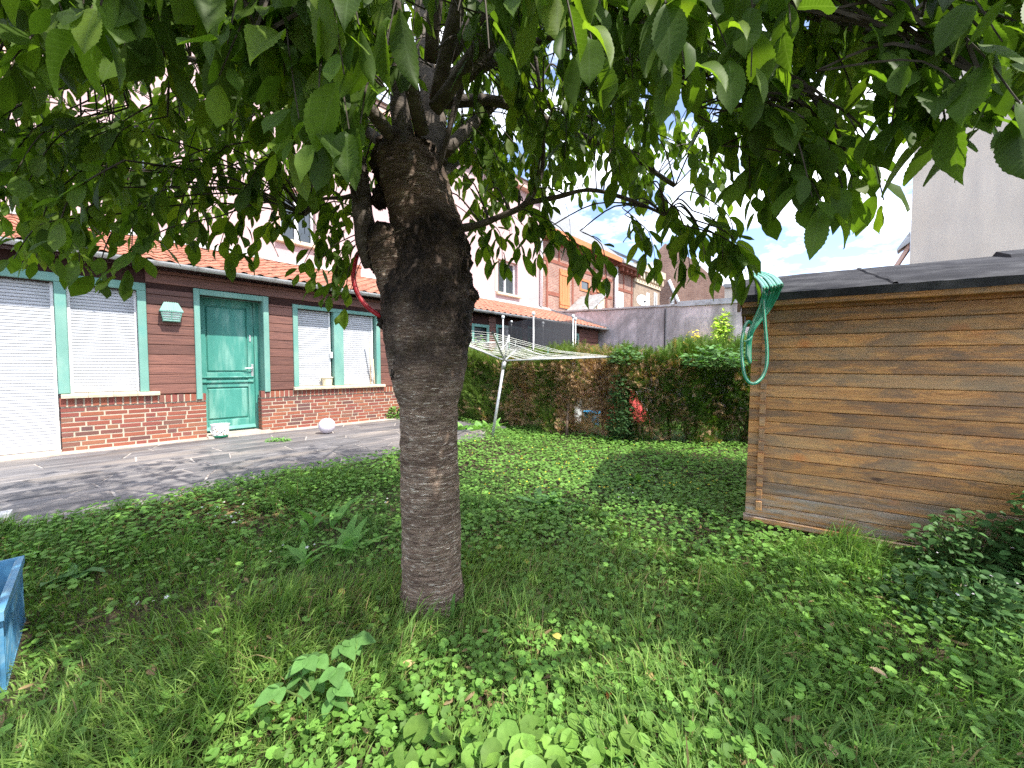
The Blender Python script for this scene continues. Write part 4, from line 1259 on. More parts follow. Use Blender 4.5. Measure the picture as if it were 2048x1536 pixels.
# ------------------------------------------------------------------ rotary clothes dryer
db_ = gnd(980, 888)
hub = at(1009, 721, db_.y)
dry = empty('rotary_clothes_dryer', (db_.x, db_.y, db_.z), 0, 'grey metal rotary clothes dryer leaning in the lawn before the hedge', 'clothes dryer')
D0 = Vector(dry.location)
axis = (hub - D0).normalized()
L0 = (hub - D0).length
MB().tube([Vector((0, 0, -0.15)), axis * (L0 - 0.12)], 0.024, 12).build('pole', MAT['steel'], dry, smooth=True)
MB().tube([axis * (L0 - 0.14), axis * (L0 - 0.02)], [0.032, 0.036], 12).build('collar', MAT['steel'], dry, smooth=True)
MB().tube([axis * (L0 - 0.02), axis * (L0 + 0.42)], 0.017, 10).build('inner_pole', MAT['steel'], dry, smooth=True)
tips = [at(986, 666, db_.y - 1.55), at(1226, 714, db_.y + 0.15), None, None]
def reflect(v):
    r = v - hub
    return hub + Vector((-r.x, -r.y, 0)) + axis * (2 * r.dot(axis)) - Vector((0, 0, r.z)) if False else hub + (axis * (2 * r.dot(axis)) - r)
tips[2] = reflect(tips[0]); tips[3] = reflect(tips[1])
hb_ = hub - D0
arms = []
for t in tips:
    q = t - D0
    st = hb_ + (q - hb_).normalized() * 0.03
    arms.append((st, q))
    ao = MB().tube([st, q], 0.0135, 8).build('arm', MAT['steel'], dry, smooth=True)
    MB().tube([q, q + (q - st).normalized() * 0.04], 0.017, 8).build('end_cap', MAT['dark_plastic'], ao)
    MB().tube([axis * (L0 + 0.3), st + (q - st) * 0.42], 0.008, 6).build('brace', MAT['steel'], dry, smooth=True)
MB().tube([axis * (L0 + 0.27), axis * (L0 + 0.34)], 0.03, 10).build('runner', MAT['steel'], dry, smooth=True)
for i in range(4):
    a0, a1 = arms[i]
    b0, b1_ = arms[(i + 1) % 4]
    for j in range(11):
        f = 0.28 + 0.068 * j
        p, q = a0 + (a1 - a0) * f, b0 + (b1_ - b0) * f
        mid = (p + q) / 2 - Vector((0, 0, 0.02 + 0.03 * rnd.random()))
        MB().tube([p + Vector((0, 0, .015)), mid, q + Vector((0, 0, .015))], 0.0028, 4, False).build('line', MAT['line'], dry)
for (px, py, m) in ((1019, 690, 'green_plastic'), (1096, 700, 'teal'), (1031, 686, 'white_plastic')):
    p = at(px, py, db_.y - 0.3)
    pg = empty('clothes_peg', p, 0, {'green_plastic': 'dark green clothes peg clipped on the dryer line', 'teal': 'pale teal clothes peg on the dryer line', 'white_plastic': 'white clothes peg on the dryer line'}[m], 'peg')
    MB().prism([(-0.004, 0.01), (-0.012, 0.04), (-0.006, 0.042), (0, 0.012), (0.006, 0.042), (0.012, 0.04), (0.004, 0.01), (0.007, -0.05), (0.001, -0.05), (0, -0.01), (-0.001, -0.05), (-0.007, -0.05)], 'y', -0.006, 0.006).build('jaws', MAT[m], pg)
    MB().tube([(0, -0.01, 0.012), (0, 0.01, 0.012)], 0.006, 6).build('spring', MAT['steel'], pg)

# ------------------------------------------------------------------ trampoline behind the hedge
tc_ = at(1076, 700, 10.35)
tr = empty('trampoline', (tc_.x, tc_.y, -0.05), 0, 'round trampoline with grey safety net and pale poles beyond the hedge', 'trampoline')
TR = 1.0
zt_ = at(1076, 640, 10.35).z + 0.05
MB().lathe([(TR - 0.12, 0.62), (TR - 0.12, 0.66), (TR + 0.06, 0.66), (TR + 0.06, 0.62), (TR - .12, .62)], 32).build('pad', MAT['dark_plastic'], tr)
MB().lathe([(0.0, 0.63), (TR - 0.12, 0.63)], 32).build('mat', MAT['dark_plastic'], tr)
angs = []
for px in (1003, 1062, 1143):
    angs.append(-math.acos(max(-1, min(1, (px - 1076) / FPX * 9.8 / TR))))
for px in (1025, 1091, 1149):
    angs.append(math.acos(max(-1, min(1, (px - 1076) / FPX * 10.8 / TR))))
for i, a in enumerate(angs):
    x, y = TR * math.cos(a), TR * math.sin(a)
    po = MB().tube([(x, y, 0), (x, y, zt_)], 0.02, 10).build('pole', MAT['steel'], tr, smooth=True)
    MB().lathe([(0.0, 0.05), (0.03, 0.04), (0.045, 0.0), (0.03, -0.04), (0.0, -0.05)], 12, (x, y, zt_ + 0.03)).build('pole_cap', MAT['white_plastic'], po, smooth=True)
sa = sorted(angs)
nv_, nf_ = [], []
a0_, a1_ = -2.55, 3.0
NN = 40
for i in range(NN + 1):
    a = a0_ + (a1_ - a0_) * i / NN
    # net sags between poles
    near = min(abs((a - q + math.pi) % (2 * math.pi) - math.pi) for q in sa)
    r = TR - 0.03 - 0.10 * min(near, 0.5)
    top = zt_ - 0.06 - 0.10 * min(near * 1.6, 0.7)
    for j in range(5):
        nv_.append((r * math.cos(a), r * math.sin(a), 0.64 + (top - 0.64) * j / 4))
for i in range(NN):
    for j in range(4):
        a = i * 5 + j
        nf_.append((a, a + 5, a + 6, a + 1))
MB().add(nv_, nf_).build('safety_net', MAT['net'], tr, smooth=True)

# ------------------------------------------------------------------ small things by the house
def lathe_thing(name, pos, parts, label, cat, rz=0):
    o = empty(name, pos, rz, label, cat)
    for pn, prof, m in parts:
        MB().lathe(prof, 28).build(pn, MAT[m], o, smooth=False)
    return o
bp = fworld(*sk(*gnd(654, 867, 0.0).xy), 0)
ball = empty('ball', (bp.x, bp.y, 0.0), 0, 'pale mauve play ball on the patio', 'ball')
R_ = 0.135
bm_ = bmesh.new()
bmesh.ops.create_icosphere(bm_, subdivisions=4, radius=R_)
for v in bm_.verts:
    v.co *= 1 - 0.012 * max(0, 1 - 22 * min(abs(v.co.normalized().x), abs(v.co.normalized().y), abs(v.co.normalized().z)))
    v.co.z += R_
me = bpy.data.meshes.new('ball')
bm_.to_mesh(me); bm_.free()
me.polygons.foreach_set('use_smooth', [True] * len(me.polygons))
link('skin', me, MAT['ball'], ball)
MB().lathe([(0.0, 0.003), (0.012, 0.002), (0.012, 0.0), (0.0, 0.0)], 10, (0.02, -R_ * 0.0, 2 * R_ - 0.001)).build('valve', MAT['dark_plastic'], ball)

wp = fworld(fs(433), 0.17, 0)
wbk = empty('white_bucket', (wp.x, wp.y, 0.0135), 0, 'white plastic bucket with a printed label and green base by the door', 'bucket')
MB().lathe([(0.0, 0.003), (0.105, 0.0), (0.107, 0.035)], 28).build('base', MAT['green_plastic'], wbk, smooth=True)
MB().lathe([(0.107, 0.035), (0.118, 0.15)], 28).build('printed_label', MAT['print'], wbk, smooth=True)
MB().lathe([(0.118, 0.15), (0.122, 0.20), (0.13, 0.20), (0.13, 0.212), (0.118, 0.212), (0.10, 0.02), (0, 0.02)], 28).build('body', MAT['white_plastic'], wbk)
MB().tube([(-0.125 * math.cos(a), -0.128 * math.sin(a) * 1.0 - 0.0, 0.19 - 0.12 * math.sin(a)) for a in np.linspace(0, math.pi, 14)], 0.005, 6).build('handle', MAT['white_plastic'], wbk, smooth=True)

cs_, cz_ = fs(655), HB + 0.056
cp = fworld(cs_, -0.02, cz_)
cbk = empty('cream_bucket', (cp.x, cp.y, cz_), FROT, 'small cream plastic pail standing on the window sill', 'bucket')
MB().lathe([(0.0, 0.0), (0.083, 0.0), (0.098, 0.15), (0.112, 0.15), (0.112, 0.165), (0.096, 0.165), (0.08, 0.012), (0, 0.012)], 26).build('body', MAT['cream_plastic'], cbk)
MB().tube([(-0.112, 0, 0.155), (-0.13, 0, 0.13), (-0.125, 0, 0.09)], 0.005, 6).build('handle', MAT['cream_plastic'], cbk)
MB().lathe([(0.0, 0.176), (0.09, 0.172), (0.1, 0.166)], 20).build('lid', MAT['cream_plastic'], cbk)

# rakes leaning on the wall
def rake(px0, py0, px1, py1, label, kind):
    p0 = gnd(px0, py0, 0.0)
    s1, z1 = fac(px1, py1, -0.09)
    p1 = fworld(s1, 0.10, z1)
    o = empty('rake', (p0.x, p0.y, 0), 0, label, 'rake', 'rakes leaning on the wall')
    a = p1 - Vector((p0.x, p0.y, 0))
    d = a.normalized()
    side = FU.copy()
    MB().tube([d * (0.34 if kind == 'fan' else 0.06), a], 0.0135, 8).build('handle', MAT['pole_wood'], o, smooth=True)
    if kind == 'fan':
        MB().tube([d * 0.25, d * 0.42], [0.03, 0.017], 10).build('socket', MAT['teal'], o, smooth=True)
        for i in range(13):
            f = (i - 6) / 6
            tip = side * (0.17 * f) + Vector((0, 0, 0.015)) + FN * (0.03)
            root = d * 0.29 + side * (0.02 * f)
            mid = root.lerp(tip, 0.75) + FN * 0.01
            MB().tube([root, mid, tip, tip + FN * -0.03 + Vector((0, 0, -0.01))], 0.0035, 5).build('tine', MAT['teal'] if abs(f) < 2 else MAT['steel'], o)
        for q, w in ((0.16, .115), (0.2, 0.085)):
            MB().tube([d * q * 1.0 + side * -w + Vector((0, 0, .005)), d * q + side * w + Vector((0, 0, .005))], 0.005, 5).build('crossbar', MAT['teal'], o)
    else:
        MB().tube([d * 0.06 - side * 0.17, d * 0.06 + side * 0.17], 0.014, 8).build('head', MAT['toy_red'], o)
        for i in range(10):
            x = -0.16 + i * 0.0355
            MB().tube([d * 0.06 + side * x, d * 0.0 + side * x + FN * 0.03], 0.005, 5).build('tine', MAT['toy_red'], o)
rake(743, 838, 739, 674, 'fan rake with teal wire tines leaning on the wall, taller of the two', 'fan')
rake(754, 836, 745, 718, 'short-handled rake with red head beside the fan rake', 'bar')

# pale board at the left edge of the patio
tp_ = gnd(8, 1062, 0.0)
tb = empty('white_board', (tp_.x - 0.06, tp_.y, 0.0), FROT, 'small rough white block lying at the left edge of the patio', 'block')
MB().cbox(-0.14, 0.075, -0.05, 0.03, 0.0, 0.125, 0.008).build('face', MAT['white_tile'], tb)
MB().cbox(-0.135, 0.07, 0.032, 0.05, 0.0, 0.10, 0.004).build('backing', MAT['stone_block'], tb)

# blue crate, lower left
cc = gnd(43, 1243)
ca = Vector((0.49, -0.45, 0)).normalized()
crate = empty('blue_crate', (cc.x, cc.y, -0.13), math.atan2(ca.y, ca.x), 'blue ribbed plastic crate in the grass at the left edge', 'crate')
CL, CW_, CH = 0.62, 0.42, 0.325
# local x along the visible side, local -y = away from us ... visible side at y=0, body to y=-CW
cx = MB()
cx.box(0, CL, -0.008, 0.0, 0, CH).box(0, CL, -CW_, -CW_ + 0.008, 0, CH).box(0, 0.008, -CW_ + .008, -0.008, 0, CH).box(CL - 0.008, CL, -CW_ + .008, -0.008, 0, CH).box(0.008, CL - .008, -CW_ + .008, -0.008, 0.0, 0.012)
cbody = cx.build('body', MAT['crate_blue'], crate)
rm = MB()
for (x0_, x1_, y0_, y1_) in ((-0.016, CL + 0.016, 0.0, 0.018), (-0.016, CL + 0.016, -CW_ - 0.018, -CW_), (-0.016, 0.0, -CW_, 0.0), (CL, CL + 0.016, -CW_, 0.0)):
    rm.box(x0_, x1_, y0_, y1_, CH - 0.03, CH + 0.004)
rm.build('rim', MAT['crate_blue'], crate)
for i in range(17):
    x = 0.01 + i * (CL - 0.03) / 16
    MB().box(x, x + 0.008, 0.0, 0.012, 0.02, CH - 0.03).build('rib', MAT['crate_blue'], crate)
for i in range(11):
    y = -0.02 - i * (CW_ - 0.04) / 10
    MB().box(-0.012, 0.0, y - 0.008, y, 0.02, CH - 0.03).build('rib', MAT['crate_blue'], crate)
MB().box(-0.014, CL + 0.01, -0.002, 0.014, 0.0, 0.022).build('foot_rim', MAT['crate_blue'], crate)
MB().box(0.2, 0.42, 0.012, 0.02, CH - 0.09, CH - 0.03).build('hand_grip', MAT['crate_blue'], crate)

# toys seen through the hedge
rp_ = at(1275, 812, 8.1)
rt = empty('red_play_tent', (rp_.x, rp_.y, -0.1), 0.25, 'red fabric play tent glimpsed through the hedge', 'tent')
MB().add([(-.5, 0, 0), (.45, 0, 0), (.42, .8, 0), (-.45, .8, 0), (0.0, .4, 1.0)], [(0, 1, 4), (1, 2, 4), (2, 3, 4), (3, 0, 4)]).build('canvas', MAT['toy_red'], rt)
MB().tube([(-.5, -.01, 0), (0, .39, 1.0)], 0.012, 6).build('pole', MAT['white_plastic'], rt)
MB().tube([(.45, -.01, 0), (0, .39, 1.0)], 0.012, 6).build('pole', MAT['white_plastic'], rt)
bp_ = at(1184, 832, 7.9)
bt = empty('blue_tub', (bp_.x, bp_.y, -0.05), 0, 'bright blue plastic tub glimpsed through the hedge gap', 'tub')
MB().lathe([(0, 0.0), (0.13, 0.0), (0.17, 0.26), (0.185, 0.26), (0.185, 0.29), (0.16, 0.29), (0.12, 0.02), (0, 0.02)], 24).build('body', MAT['toy_blue'], bt)
MB().box(-0.36, -0.16, 0.3, 0.5, 0, 0.5).build('white_panel', MAT['white_plastic'], bt)
# ------------------------------------------------------------------ leaf templates (y = length 1, x = width, z = normal)
def leaf_template(st, wid, fold=0.18, curl=0.12, wave=0.0, ser=0.0, seed=0):
    """midrib + two edges; returns verts, quads (degenerate-free: tip handled as thin quad)"""
    q = random.Random(seed)
    vs, fs_ = [], []
    for i, (t, w) in enumerate(zip(st, wid)):
        z = -curl * t * t
        for sgn in (-1, 0, 1):
            ww = w
            if ser and sgn: ww *= 1 + (ser if i % 2 else -ser)
            vs.append((sgn * ww, t, z + abs(sgn) * w * fold + (wave * math.sin(9 * t + sgn * 1.3) if sgn else 0)))
    for i in range(len(st) - 1):
        for j in (0, 1):
            a = i * 3 + j
            fs_.append((a, a + 1, a + 4, a + 3))
    return np.array(vs), np.array(fs_)
CH_ST = [0.0, 0.12, 0.32, 0.55, 0.75, 0.88, 1.0]
CH_W = [0.015, 0.115, 0.205, 0.245, 0.205, 0.10, 0.006]
CHERRY_LO = [leaf_template(CH_ST, CH_W, f, c, w) for f, c, w in ((0.22, 0.14, 0.012), (0.35, 0.25, 0.02), (0.08, 0.05, 0.02))]
hs = np.linspace(0, 1, 27)
hw = np.interp(hs, CH_ST, CH_W)
hw = np.convolve(np.pad(hw, 1, mode='edge'), [.25, .5, .25], 'valid')
hw[-1] = 0.004
CHERRY_HI = [leaf_template(hs, hw, f, c, w, 0.045) for f, c, w in ((0.20, 0.14, 0.014), (0.34, 0.26, 0.02), (0.08, 0.04, 0.024), (0.26, 0.36, 0.012), (0.45, 0.10, 0.018), (0.15, 0.20, 0.03))]
LONG = leaf_template([0, .15, .4, .65, .85, 1], [.02, .09, .13, .125, .075, .006], 0.25, 0.42, 0.02)
BROAD_LO = leaf_template([0, .3, .65, 1], [.05, .36, .32, .02], 0.18, 0.18, 0.02)
BROAD = leaf_template([0, .1, .3, .55, .8, 1], [.03, .26, .37, .33, .18, .01], 0.18, 0.18, 0.02)
def disc_template(n=11, notch=True, cup=0.15, ser=0.05):
    """round crenate leaf, stalk end at the origin"""
    vs = [(0, 0.5, -cup * 0.4)]
    for i in range(n + 1):
        a = -math.pi / 2 + 0.35 + (2 * math.pi - 0.7) * i / n
        r = 0.5 * (1 + (ser if i % 2 else -ser))
        vs.append((r * math.cos(a) * 1.06, 0.5 + r * math.sin(a), cup * 0.3 * (1 + 0.4 * math.sin(3 * a))))
    fs_ = [(0, i, i + 1) for i in range(1, n + 1)]
    return np.array(vs), np.array(fs_)
DISC = disc_template()
def tri(fs_):  # quads -> tris
    return np.concatenate([fs_[:, [0, 1, 2]], fs_[:, [0, 2, 3]]])
def rot_about(v, ax, ang):
    ax = unit(ax)
    c, s = np.cos(ang)[:, None], np.sin(ang)[:, None]
    return v * c + np.cross(ax, v) * s + ax * (np.sum(ax * v, 1, keepdims=True)) * (1 - c)

# ------------------------------------------------------------------ cherry tree
TB = gnd(866, 1213)
TD = TB.y
tree = empty('cherry_tree', (TB.x, TB.y, -0.13), 0, 'old cherry tree with gnarled pollarded trunk and drooping serrated leaves', 'tree')
TO = Vector(tree.location)
GNARL = []
def trunk_mesh():
    rows = [(1235, 796, 944), (1215, 798, 938), (1190, 803, 930), (1150, 805, 924), (1100, 805, 922), (1050, 804, 921), (1000, 803, 919), (950, 803, 917), (900, 802, 916), (850, 802, 915), (810, 800, 916), (785, 793, 921), (760, 786, 928), (720, 779, 936), (680, 771, 941), (640, 768, 945), (600, 768, 947), (560, 775, 945), (520, 788, 941), (480, 790, 934), (440, 784, 921), (400, 772, 905), (360, 756, 893), (325, 748, 882), (300, 752, 872), (290, 766, 858)]
    ys = [r[0] for r in rows]
    mb = MB()
    seg = 116
    rings = 300
    g = []
    b0 = 0
    for i in range(rings + 1):
        py = ys[0] + (ys[-1] - ys[0]) * i / rings
        Lx = np.interp(-py, [-y for y in ys], [r[1] for r in rows])
        Rx = np.interp(-py, [-y for y in ys], [r[2] for r in rows])
        c = at((Lx + Rx) / 2, py, TD)
        r = (Rx - Lx) / 2 / FPX * TD
        gn = np.interp(-py, [-860, -780, -720, -560, -470, -420, -360, -300], [0.0, 0.25, 0.75, 1.0, 0.75, 0.35, 0.3, 1.0])
        for k in range(seg):
            a = 2 * math.pi * k / seg
            q = Vector((math.cos(a), math.sin(a), 0))
            p = Vector((q.x * r, q.y * r, c.z))
            lump = mn.fractal(Vector((p.x * 6, p.y * 6, p.z * 5)), 0.9, 2.1, 5)
            fine = mn.fractal(Vector((p.x * 30 + 5, p.y * 30, p.z * 22)), 0.8, 2.0, 4)
            ringy = 0.0015 * math.sin(c.z * 95 + 3 * mn.noise(p * 8))
            gl = min(1.0, max(0.0, gn + 0.55 * mn.noise(p * 7 + Vector((3, 1, 9))) * (1 if 0.05 < gn < 0.99 else 0.3)))
            flare = 0.05 * max(0, 1 - (c.z + 0.12) / 0.16) ** 1.5 * max(0.1, 0.5 + 1.4 * mn.noise(Vector((q.x * 2.1, q.y * 2.1, 4.2))))
            rdg = mn.ridged_multi_fractal(Vector((p.x * 13 + 7, p.y * 13, p.z * 9)), 0.85, 2.1, 5, 0.9, 1.8) - 1.0
            rr = r * (1 + 0.025 * lump * (1 + 1.6 * gn)) + 0.0035 * fine * (1 + 2.2 * gl) + 0.017 * rdg * gl + ringy * (1 - gl) + flare
            mb.v.append((c.x + q.x * rr - TO.x, c.y + q.y * rr - TO.y, c.z - TO.z + 0.004 * fine * gl))
            g.append(gl)
    for i in range(rings):
        for k in range(seg):
            a = i * seg + k
            b_ = i * seg + (k + 1) % seg
            mb.f.append((a, b_, b_ + seg, a + seg))
    n0 = len(mb.v)
    c = at(812, 286, TD)
    mb.v.append((c.x - TO.x, c.y - TO.y, c.z - TO.z - 0.02)); g.append(1.0)
    e = rings * seg
    for k in range(seg): mb.f.append((e + k, e + (k + 1) % seg, n0))
    # the cut left stem
    st = [(720, 826, 30), (680, 816, 36), (640, 808, 38), (600, 802, 37), (560, 795, 40), (520, 787, 42), (490, 779, 40), (465, 773, 34), (452, 771, 22)]
    b0 = len(mb.v)
    rings2, seg2 = 60, 48
    sy = [q[0] for q in st]
    for i in range(rings2 + 1):
        py = sy[0] + (sy[-1] - sy[0]) * i / rings2
        cx_ = np.interp(-py, [-y for y in sy], [q[1] for q in st])
        r = np.interp(-py, [-y for y in sy], [q[2] for q in st]) / FPX * TD
        c = at(cx_, py, TD - 0.055)
        gn = np.interp(-py, [-640, -590, -540, -490, -452], [1, 0.75, 0.3, 0.55, 1.0])
        for k in range(seg2):
            a = 2 * math.pi * k / seg2
            q = Vector((math.cos(a), math.sin(a), 0))
            p = Vector((c.x + q.x * r, c.y + q.y * r, c.z))
            fine = mn.fractal(p * 26, 0.8, 2.0, 4)
            lump = mn.fractal(p * 9, 0.9, 2.1, 4)
            rr = r * (1 + 0.05 * lump) + 0.005 * fine * (0.6 + 2 * gn)
            mb.v.append((c.x + q.x * rr - TO.x, c.y + q.y * rr - TO.y, c.z - TO.z + 0.005 * fine))
            g.append(min(1, max(0, gn + 0.4 * lump)))
    for i in range(rings2):
        for k in range(seg2):
            a = b0 + i * seg2 + k
            b_ = b0 + i * seg2 + (k + 1) % seg2
            mb.f.append((a, b_, b_ + seg2, a + seg2))
    n0 = len(mb.v)
    c = at(772, 452, TD - 0.055)
    mb.v.append((c.x - TO.x, c.y - TO.y, c.z - TO.z)); g.append(1)
    e = b0 + rings2 * seg2
    for k in range(seg2): mb.f.append((e + k, e + (k + 1) % seg2, n0))
    me = mb.mesh('trunk', MAT['bark'], True)
    a = me.attributes.new('gnarl', 'FLOAT', 'POINT')
    a.data.foreach_set('value', g)
    return me
link('trunk', trunk_mesh(), None, tree)
# ragged burrs and bark collars
def burr(px, py, dep, r, sx=1, sy=1, sz=1, amp=0.45, seed=0):
    bm_ = bmesh.new()
    bmesh.ops.create_icosphere(bm_, subdivisions=4, radius=1)
    c = at(px, py, dep)
    for v in bm_.verts:
        n_ = v.co.normalized()
        d = 1 + amp * mn.fractal(n_ * 3.2 + Vector((seed, seed * 2, 0)), 0.6, 2.2, 6) 
        v.co = Vector((n_.x * r * sx, n_.y * r * sy, n_.z * r * sz)) * d + (c - TO)
    me = bpy.data.meshes.new('burr')
    bm_.to_mesh(me); bm_.free()
    me.polygons.foreach_set('use_smooth', [True] * len(me.polygons))
    me.materials.append(MAT['bark'])
    a = me.attributes.new('gnarl', 'FLOAT', 'POINT')
    a.data.foreach_set('value', [1.0] * len(me.vertices))
    return link('burr', me, None, tree)
for i, b_ in enumerate([(746, 500, TD - .06, .05, .8, 1, 1.25), (752, 530, TD - .05, .035, .8, 1, 1.2), (770, 462, TD - .06, .062, 1.1, 1, .55), (764, 330, TD - .05, .055, .9, 1, 1.3), (845, 312, TD - .03, .075, 1, 1, .75), (795, 303, TD + .03, .085, 1.1, 1, .6), (941, 590, TD - .02, .04, .95, 1, 1.0),
                        (772, 640, TD - .05, .042, .9, 1, 1.1), (925, 530, TD - .05, .06, .5, 1, 1.2), (760, 395, TD - .04, .042, .9, 1, 1.3), (848, 690, TD - .12, .075, 1.2, .6, 1.0), (900, 455, TD - .10, .045, 1, .6, 1.0), (905, 660, TD - .10, .07, .9, .7, 1.3), (800, 745, TD - .10, .05, .8, .7, .9), (870, 600, TD - .14, .07, 1.1, .5, 1.0)]):
    burr(*b_, amp=0.38, seed=i * 3.7)

# limbs: (px, py, depth, radius px)
LIMBS = [
    [(745, 535, -.04, 15), (736, 500, -.06, 20), (729, 450, -.07, 20), (722, 390, -.06, 18), (721, 345, -.05, 16), (709, 295, -.08, 14), (700, 220, -.12, 13), (690, 130, -.16, 12), (668, 40, -.2, 11), (650, -60, -.22, 10), (630, -220, -.2, 8)],
    [(826, 350, -.09, 30), (816, 320, -.10, 27), (806, 270, -.10, 21), (801, 190, -.10, 18), (795, 110, -.12, 15), (789, 20, -.14, 13), (784, -100, -.15, 12), (770, -300, -.1, 9)],
    [(868, 330, .16, 26), (868, 240, .22, 24), (858, 165, .25, 20), (847, 90, .28, 16), (843, 10, .3, 15), (842, -120, .3, 13), (850, -350, .3, 9)],
    [(864, 200, .24, 13), (884, 140, .24, 12), (910, 88, .22, 12), (955, 22, .18, 11), (1000, -50, .14, 9), (1070, -180, .1, 7)],
    [(872, 352, -.05, 6), (893, 280, -.08, 6), (912, 210, -.1, 6), (934, 150, -.14, 6), (965, 75, -.2, 6), (1008, -20, -.26, 5), (1060, -140, -.3, 4)],
    [(872, 205, .24, 12), (925, 202, .26, 11), (985, 202, .3, 10), (1050, 222, .34, 9), (1120, 255, .38, 8), (1190, 285, .4, 7), (1270, 320, .42, 5), (1350, 372, .42, 4)],
    [(862, 215, .2, 8), (925, 165, .16, 8), (1005, 116, .1, 7), (1105, 72, 0, 7), (1245, 34, -.15, 6), (1390, 8, -.4, 5), (1560, -30, -.6, 4)],
    [(915, 458, -.03, 8), (955, 450, -.05, 7), (1002, 432, -.08, 6), (1052, 406, -.1, 6), (1084, 340, -.12, 4.5), (1084, 230, -.16, 4), (1070, 110, -.2, 4), (1045, -20, -.25, 3)],
    [(705, 270, -.08, 13), (660, 170, -.15, 14), (628, 100, -.25, 16), (612, 30, -.35, 17), (600, -60, -.45, 17), (580, -220, -.5, 14)],
    [(622, 90, -.26, 11), (560, 62, -.35, 10), (480, 38, -.45, 9), (400, 12, -.55, 8), (300, -40, -.6, 7), (150, -90, -.6, 6)],
    [(690, 205, -.1, 7), (600, 150, -.1, 6), (520, 138, -.05, 6), (420, 122, 0, 5), (300, 118, .1, 5), (180, 150, .2, 4), (60, 200, .25, 4)],
    [(706, 290, -.08, 7), (610, 222, .05, 6), (510, 200, .2, 5), (420, 186, .3, 5), (330, 230, .4, 4), (240, 320, .5, 3.5)],
    [(1052, 406, -.1, 5), (1110, 395, -.1, 5), (1180, 380, -.12, 4), (1260, 400, -.15, 3.5), (1330, 430, -.2, 3)],
    [(1105, 72, 0, 6), (1220, 110, -.2, 5), (1350, 150, -.4, 5), (1500, 180, -.6, 4), (1620, 220, -.85, 4), (1690, 300, -.95, 3)],
    [(1390, 8, -.4, 5), (1560, 20, -.7, 5), (1720, 60, -.95, 5), (1860, 90, -1.1, 4), (1960, 150, -1.18, 4), (2040, 230, -1.22, 3)],
    [(600, -60, -.45, 12), (560, -20, -.8, 9), (520, 20, -1.05, 7), (500, 90, -1.2, 5)],
    [(722, 385, -.06, 5), (690, 395, -.04, 4), (640, 400, .0, 3), (610, 430, .05, 3)],
]
LP = []        # sample points of all limbs (world), for joining shoots
for li, L in enumerate(LIMBS):
    pts = smooth_path([at(px, py, TD + d) for px, py, d, r in L], 6)
    rad = np.interp(np.linspace(0, len(L) - 1, len(pts)), np.arange(len(L)), [r / FPX * (TD + d) for _, _, d, r in L])
    MB().tube([p - TO for p in pts], list(rad), 12 if rad[0] > .02 else 8, True, 0.22, li * 3.1).build('branch', MAT['limb'], tree, smooth=True)
    LP += [tuple(p) for p in pts]
# upper crown limbs (above the frame)
for L in ([(-.35, 1.8, 2.3), (.6, 1.0, 2.75), (1.6, .3, 2.6), (2.6, .0, 2.4), (3.2, -.1, 2.1)], [(1.6, .3, 2.6), (2.2, .6, 2.4), (2.9, .8, 2.1)], [(.6, 1.0, 2.75), (1.3, .0, 2.6), (2.0, -.5, 2.3)]):  # limbs reaching out to the boughs added to shade the lawn
    pts = smooth_path(L, 7)
    MB().tube([p - TO for p in pts], list(np.linspace(.032, .008, len(pts))), 7, True, .2, L[0][0]).build('branch', MAT['limb'], tree, smooth=True)
    LP += [tuple(p) for p in pts]
up = random.Random(21)
for i in range(14):
    a = i / 14 * 2 * math.pi + up.uniform(-.2, .2)
    z0 = up.uniform(2.1, 2.7)
    p0 = Vector((TB.x + .1 * math.cos(a), TB.y + .1 * math.sin(a), z0))
    R = up.uniform(1.5, 2.3)
    p3 = Vector((TB.x + R * math.cos(a), TB.y + R * math.sin(a), z0 + up.uniform(0.4, 1.2)))
    pm = p0.lerp(p3, .5) + Vector((0, 0, .35))
    pts = smooth_path([p0, pm, p3], 8)
    MB().tube([p - TO for p in pts], list(np.linspace(.035, .008, len(pts))), 7, True, .2, i).build('branch', MAT['limb'], tree, smooth=True)
    LP += [tuple(p) for p in pts]
LPn = np.array(LP)

